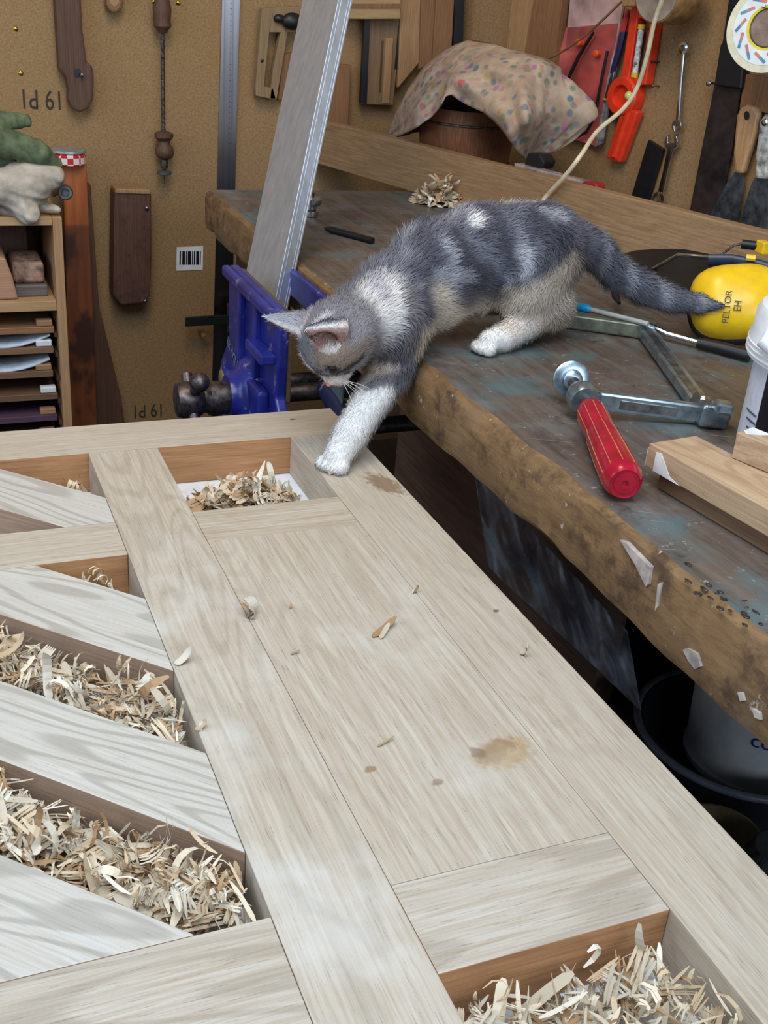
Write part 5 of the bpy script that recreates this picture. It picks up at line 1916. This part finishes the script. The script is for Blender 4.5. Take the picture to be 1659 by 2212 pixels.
# tail
taild = np.min([sd_cap(CV, TP[i], TP[i+1], 0, 0) for i in range(len(TP)-1)], 0)
tw_ = sm(taild, .024, .020)*(CV[:, 0] > .715)
blend(tw_*.8, L3c((92, 92, 102)))
blend(tw_*sm(np.sin(CV[:, 0]*190), .2, .9)*.45, PALE)
blend(tw_*sm(-CN[:, 2], .2, .8)*.4, PALE)

kit = thing('kitten', 'grey and white tabby kitten stepping down from the workbench onto the oak door', 'kitten', (.57, 1.09, ZB))
skin_m = vcol('kitten_coat', .8)
mb = MB()
mb.v = [tuple(p) for p in CV]
mb.f = [tuple(int(i) for i in q) for q in CQ]
mb.mi = [0]*len(mb.f)
build('body', mb, skin_m, kit, smooth='all', colors=CC*.92, fix=False)

# fur: short tapered strands lying along the coat
tri = np.concatenate([CQ[:, [0, 1, 2]], CQ[:, [0, 2, 3]]])
ar = np.linalg.norm(np.cross(CV[tri[:, 1]]-CV[tri[:, 0]], CV[tri[:, 2]]-CV[tri[:, 0]]), axis=1)
NF = 95000
pick = rn.choice(len(tri), NF, p=ar/ar.sum())
w_ = rn.dirichlet((1, 1, 1), NF)
T3 = tri[pick]
FP = (CV[T3]*w_[..., None]).sum(1)
FN = (CN[T3]*w_[..., None]).sum(1)
FN /= np.linalg.norm(FN, axis=1, keepdims=True)
FC = (CC[T3]*w_[..., None]).sum(1)
# flow: along the nearest bone, head to tail and down the limbs
bones = [(HC, NEC, .009), (NEC, SHO, .012), (SHO, RIB, .012), (RIB, MID, .011), (MID, PEL, .010), (PEL, TP[0], .010), (LS, LE, .009), (LE, LW, .0065), (LW, LP, .004), (HH, HK, .009), (HK, HO, .008), (HO, HT, .0055), (HT, V(.56, 1.033, .10), .003),
         (V(.675, 1.13, .16), V(.69, 1.137, .10), .008), (V(.475, 1.095, .12), V(.503, 1.108, .10), .007), (hp(.045, -.008, 0), HC, .0035)]
bones += [(TP[i], TP[i+1], .009 if i < 4 else .006) for i in range(len(TP)-1)]
bones += [(b_, tip, .0035) for b_, tip, d_, of_, s_ in EARS]
brad = [.034, .036, .042, .042, .042, .03, .026, .017, .0135, .03, .022, .0155, .0135, .024, .018, .034] + [.018]*6 + [.012]*2
D = np.stack([sd_cap(FP, a_, b_, 0, 0)-r_ for (a_, b_, l_), r_ in zip(bones, brad)], 1)
W = np.exp(-np.maximum(D, -.02)/.006)
W /= W.sum(1, keepdims=True)
BD = np.stack([(b_-a_)/np.linalg.norm(b_-a_) for a_, b_, l_ in bones])
FL = W @ BD
LN = W @ np.array([l_ for _, _, l_ in bones])
FL -= FN*(FL*FN).sum(1, keepdims=True)
FL /= np.maximum(np.linalg.norm(FL, axis=1, keepdims=True), 1e-6)
jit = rn.normal(size=(NF, 3))*.30
dirn = FL*.88+FN*.42+jit
dirn /= np.linalg.norm(dirn, axis=1, keepdims=True)
LN = LN*rn.uniform(.55, 1.25, NF)
keep = ~((np.linalg.norm(FP-hp(.049, -.0075, 0), axis=1) < .006) | (np.min([np.linalg.norm(FP-hp(.033, .006, s_*.0175), axis=1) for s_ in (-1, 1)], 0) < .006) | (FN[:, 2] < -.8) & (FP[:, 2] < ZB+.003) & (FP[:, 0] > XB))
FP, FN, FC, dirn, LN = FP[keep], FN[keep], FC[keep], dirn[keep], LN[keep]
NF = len(FP)
side_ = np.cross(dirn, FN)
side_ /= np.maximum(np.linalg.norm(side_, axis=1, keepdims=True), 1e-6)
wid = rn.uniform(.00028, .00048, NF)[:, None]
mid_ = FP+dirn*LN[:, None]*.55
tipp = FP+dirn*LN[:, None]+FL[keep]*LN[:, None]*.18-UPZ*LN[:, None]*.06
# keep strands out of the bench and the door
for arr in (mid_, tipp):
    b_ = (arr[:, 0] > XB) & (arr[:, 2] < ZB+.0004)
    arr[b_, 2] = ZB+.0004
    b_ = (arr[:, 0] < .4255) & (arr[:, 2] < .0004)
    arr[b_, 2] = .0004
FVv = np.stack([FP-side_*wid-FN*.0006, FP+side_*wid-FN*.0006, mid_-side_*wid*.8, mid_+side_*wid*.8, tipp], 1).reshape(-1, 3)
base = np.arange(NF)*5
loops = np.empty((NF, 7), np.int32)
loops[:, 0], loops[:, 1], loops[:, 2], loops[:, 3] = base, base+1, base+3, base+2
loops[:, 4], loops[:, 5], loops[:, 6] = base+2, base+3, base+4
me = bpy.data.meshes.new('fur')
me.vertices.add(NF*5)
me.vertices.foreach_set('co', FVv.ravel())
me.loops.add(NF*7)
me.loops.foreach_set('vertex_index', loops.ravel())
me.polygons.add(NF*2)
ls = np.empty((NF, 2), np.int32)
ls[:, 0] = np.arange(NF)*7
ls[:, 1] = ls[:, 0]+4
me.polygons.foreach_set('loop_start', ls.ravel())
me.update(calc_edges=True)
me.polygons.foreach_set('use_smooth', [True]*(NF*2))
tone = rn.uniform(.78, 1.22, NF)[:, None]
fc = np.repeat(np.clip(FC*tone, 0, .95), 5, axis=0).reshape(NF, 5, 3)
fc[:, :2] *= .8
ca = me.color_attributes.new('Col', 'FLOAT_COLOR', 'POINT')
c4 = np.ones((NF*5, 4), np.float32)
c4[:, :3] = fc.reshape(-1, 3)
ca.data.foreach_set('color', c4.ravel())
nv = np.repeat(FN*.85+dirn*.25, 5, axis=0)
nv /= np.linalg.norm(nv, axis=1, keepdims=True)
me.normals_split_custom_set_from_vertices(nv.tolist())
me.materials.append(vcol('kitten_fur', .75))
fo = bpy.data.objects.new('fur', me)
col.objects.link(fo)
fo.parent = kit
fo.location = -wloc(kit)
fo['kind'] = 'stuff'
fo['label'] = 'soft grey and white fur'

# eyes, nose and whiskers
for s_ in (-1, 1):
    build('eye', MB().ball(hp(.0270, .0050, s_*.0155), .0060, seg=16), plain('dark_eye', (34, 30, 30), .12), kit, smooth='all')
build('nose', MB().ball(hp(.0487, -.0072, 0), (.0026, .0026, .0040), HB, 12), plain('pink_nose', (206, 134, 124), .45), kit, smooth='all')
wm = plain('white_whisker', (226, 220, 210), .5)
for s_ in (-1, 1):
    for i in range(6):
        st_ = hp(.040, -.013-.0018*(i % 3), s_*(.0115+.001*(i // 3)))
        dr_ = HR*s_*.80+HF*(.30-.20*(i % 3))+HU*(-.42+.20*(i // 3))+rn.normal(size=3)*.08
        dr_ /= np.linalg.norm(dr_)
        ln_ = .034+.007*rn.random()
        build('whisker', MB().tube([st_, st_+dr_*ln_*.5+HF*.002, st_+dr_*ln_+HF*.007], [.00030, .00024, .00008], 5), wm, kit)
# ------------------------------------------------------------------ wood shavings
rs = np.random.default_rng(21)
chip_m = vcol('oak_shavings', .7)
PAL = [np.array(lin(c_)) for c_ in ((226, 210, 184), (212, 190, 158), (198, 172, 138), (234, 222, 202), (176, 138, 98), (206, 190, 164))]


def ribbon(p, d, n, L, w, curl, twist, seg=7):
    """a shaving: starts at p, runs along d, curls about d x n"""
    d, n = d/np.linalg.norm(d), n-d*(n @ d)/(d @ d)
    n = n/np.linalg.norm(n)
    pts, nn, tt = [p], [n], [d]
    st = L/seg
    for i in range(seg):
        a = curl/seg
        d2 = d*math.cos(a)+n*math.sin(a)
        n = n*math.cos(a)-d*math.sin(a)
        d = d2
        s_ = np.cross(d, n)
        b = twist/seg
        n = n*math.cos(b)+s_*math.sin(b)
        pts.append(pts[-1]+d*st)
        nn.append(n)
        tt.append(d)
    V_, F_ = [], []
    for i, (q, m_, t_) in enumerate(zip(pts, nn, tt)):
        s_ = np.cross(t_, m_)
        tp = i/seg
        ww = w/2*(1 if .12 < tp < .8 else (.35+.65*min(tp/.12, (1-tp)/.2)))
        V_ += [q-s_*ww, q+s_*ww]
    for i in range(seg):
        F_.append((2*i, 2*i+1, 2*i+3, 2*i+2))
    return V_, F_


def inpoly(p, poly):
    ins = False
    for i in range(len(poly)):
        a, b = poly[i], poly[(i+1) % len(poly)]
        if (a[1] > p[1]) != (b[1] > p[1]) and p[0] < (b[0]-a[0])*(p[1]-a[1])/(b[1]-a[1]+1e-12)+a[0]:
            ins = not ins
    return ins


def shrink(poly, d):
    c = np.mean(poly, 0)
    return [tuple(np.array(p)+(c-np.array(p))*min(1, d/np.linalg.norm(c-np.array(p)))) for p in poly]


def pile(label, poly, n, z0, zfun, Lr=(.008, .030), wr=(.0008, .004), big=0, seed=1):
    r_ = np.random.default_rng(seed)
    mb = MB()
    cols_ = []
    P = np.array(poly)
    lo, hi = P.min(0), P.max(0)
    made = 0
    tries = 0
    while made < n and tries < n*20:
        tries += 1
        q = r_.uniform(lo, hi)
        if not inpoly(q, poly):
            continue
        h = zfun(q)
        if h <= 0:
            continue
        isbig = made < big
        L = r_.uniform(.025, .05) if isbig else r_.uniform(*Lr)
        w = r_.uniform(.003, .008) if isbig else r_.uniform(*wr)
        z = z0+h*(r_.uniform(.75, 1.0) if isbig else r_.uniform(0, 1)**.7)
        a = r_.uniform(0, 2*math.pi)
        el_ = r_.normal(0, .22)+(.6 if r_.random() < .10 else 0)
        d = V(math.cos(a)*math.cos(el_), math.sin(a)*math.cos(el_), math.sin(el_))
        nrm = V(r_.normal(0, .4), r_.normal(0, .4), 1)
        cu = r_.choice([r_.uniform(-.5, .5), r_.uniform(1, 4.5)], p=(.78, .22))
        Vt, Ft = ribbon(V(q[0], q[1], max(z, z0+.002))-d*L*.5, d, nrm, L, w, cu, r_.normal(0, .5), 8 if isbig else 5)
        if not isbig and r_.random() < .34:      # splintered bundle
            sdv = np.cross(d, nrm)
            sdv /= np.linalg.norm(sdv)
            for k_ in range(1, r_.integers(3, 7)):
                V2, F2 = ribbon(V(q[0], q[1], max(z, z0+.002))-d*L*.5+sdv*k_*w*.75+V(0, 0, r_.normal(0, .0006)), d+sdv*r_.normal(0, .09), nrm, L*r_.uniform(.5, 1.15), w*.8, cu, r_.normal(0, .4), 5)
                Ft = Ft+[tuple(i_+len(Vt) for i_ in f_) for f_ in F2]
                Vt = Vt+V2
        Va = np.array(Vt)
        # stay inside the bay and above its floor
        if Va[:, 2].min() < z0+.0005:
            Va[:, 2] += z0+.0005-Va[:, 2].min()
        inside = [inpoly(p_[:2], poly) for p_ in Va]
        if not all(inside) and Va[:, 2].min() < .001:
            continue
        mb.add(Va, Ft)
        c_ = PAL[r_.integers(len(PAL))]*r_.uniform(.7, 1.12)
        cols_ += [c_]*len(Va)
        made += 1
    o_ = build('wood_shavings', mb, chip_m, None, colors=np.clip(np.array(cols_), 0, .9), fix=False)
    tag(o_, label, 'shavings', 'piles of shavings in the bays', 'stuff')
    return o_


zf = -TH
bayA = [(.2115, .9065), (.3525, .9065), (.3525, 1.056), (.2115, 1.056)]
cA_ = onz(520, 1065, -.03)[:2]
pile('heap of curled shavings on white board in the bay under the white paw', bayA, 260, zf, lambda q: .038*math.exp(-(((q[0]-cA_[0])/.042)**2+((q[1]-cA_[1])/.020)**2)) - .008, (.010, .030), (.002, .006), 10, 3)
p1 = [(.1390-.139*0, .955), (.139, 1.056), (.04, 1.056)]
bayB = clip([(-.098, .9015), (.1388, .9015), (.1388, 1.056), (-.098, 1.056)], lambda q: q[0]+q[1]-1.094)
cB_ = onz(168, 1040, -.02)[:2]
pile('few shavings in the far triangular bay left of the middle stile', shrink(bayB, .003), 46, zf, lambda q: .030*math.exp(-(((q[0]-cB_[0])/.02)**2+((q[1]-cB_[1])/.02)**2)), (.012, .03), (.0015, .004), 2, 4)
bayC = clip([(-.098, .4195), (.1388, .4195), (.1388, .8365), (-.098, .8365)], lambda q: q[0]+q[1]-.9035)
pile('sparse shavings in the small triangular bay beside the cross rail', shrink(bayC, .003), 60, zf, lambda q: .030, (.010, .028), (.0012, .003), 0, 5)
bayD = clip(clip([(-.098, .4195), (.1388, .4195), (.1388, .8365), (-.098, .8365)], lambda q: .7965-q[0]-q[1]), lambda q: q[0]+q[1]-.7035)
pile('dense shavings filling the bay between the two middle braces', shrink(bayD, .003), 1500, zf, lambda q: .033+.006*math.sin(q[0]*60), (.008, .030), (.0008, .0030), 40, 6)
bayE = clip(clip([(-.098, .4195), (.1388, .4195), (.1388, .8365), (-.098, .8365)], lambda q: .6065-q[0]-q[1]), lambda q: q[0]+q[1]-.5185)
pile('dense coarse shavings filling the bay nearest the low left rail', shrink(bayE, .003), 1700, zf, lambda q: .034+.007*math.sin(q[0]*55+1), (.008, .034), (.0008, .0032), 70, 7)
bayF = [(.2115, .06), (.3525, .06), (.3525, .3535), (.2115, .3535)]
pile('heap of shavings in the open bay at the bottom right', bayF, 1700, zf, lambda q: .036-.012*max(0, (q[1]-.31)/.04), (.008, .034), (.0008, .0032), 60, 8)
# small dark corner bay below the first brace
# shavings resting on the far end of the bench
cb_ = BT.at(957, 442)
pile('small curl of pale shavings on the bench behind the kitten', [(cb_[0]-.06, cb_[1]-.06), (cb_[0]+.06, cb_[1]-.06), (cb_[0]+.06, cb_[1]+.06), (cb_[0]-.06, cb_[1]+.06)], 150, ZB, lambda q: .050*math.exp(-(((q[0]-cb_[0])/.034)**2+((q[1]-cb_[1])/.022)**2))-.006, (.012, .035), (.003, .010), 14, 9)


# loose chips one by one
def chip(px, py, a, L, w, curl, tw, label, extra=0, tone=2, seg=8, up=.0):
    r_ = np.random.default_rng(int(px*7+py))
    o3 = onz(px, py, .0006)
    d = V(math.cos(a), math.sin(a), up)
    mb = MB()
    cols_ = []
    for k in range(1+extra):
        dd = d if k == 0 else V(math.cos(a+r_.normal(0, .9)), math.sin(a+r_.normal(0, .9)), abs(r_.normal(0, .4)))
        LL = L if k == 0 else L*r_.uniform(.4, .8)
        Vt, Ft = ribbon(o3-dd*LL*.5+V(r_.normal(0, .001)*(k > 0), r_.normal(0, .001)*(k > 0), .0006), dd, V(0, 0, 1), LL, w*(1 if k == 0 else .7), curl*(1 if k == 0 else r_.uniform(.5, 1.2)), tw, seg)
        Va = np.array(Vt)
        if Va[:, 2].min() < .0004:
            Va[:, 2] += .0004-Va[:, 2].min()
        mb.add(Va, Ft)
        cols_ += [PAL[(tone+k) % len(PAL)]*r_.uniform(.6, .85)]*len(Va)
    o_ = build('wood_chip', mb, chip_m, None, colors=np.clip(np.array(cols_), 0, .9), fix=False, solid=.0005)
    return tag(o_, label, 'wood chip', 'loose chips on the door')


chip(560, 1335, -1.2, .022, .009, 3.6, .4, 'curled brown and cream chip on the panel near its left edge', 3, 3)
chip(830, 1360, .55, .030, .0055, .3, .1, 'straight tan splinter in the middle of the panel', 1, 4)
chip(900, 1278, .3, .008, .002, 1.5, .2, 'tiny crumb of wood on the panel beside the right stile', 1, 4)
chip(1142, 1420, -1.1, .016, .003, 2.0, .5, 'crumbly sliver of wood on the right stile edge', 2, 3)
chip(400, 1428, .35, .017, .006, 1.2, .2, 'torn cream chip on the left edge of the middle stile', 1, 3)
chip(833, 1604, .35, .015, .0016, .2, .1, 'thin pink sliver lying left of the large knot', 0, 2)
chip(436, 1572, .4, .010, .004, 1.0, .2, 'small chip on the middle stile above the coarse shavings', 1, 2)
chip(638, 1411, .2, .008, .0016, .3, .1, 'very short sliver right of the curled brown chip', 0, 2)
chip(628, 1312, .9, .004, .0018, .8, .1, 'pinhead crumb of wood right of the curled brown chip', 0, 4)
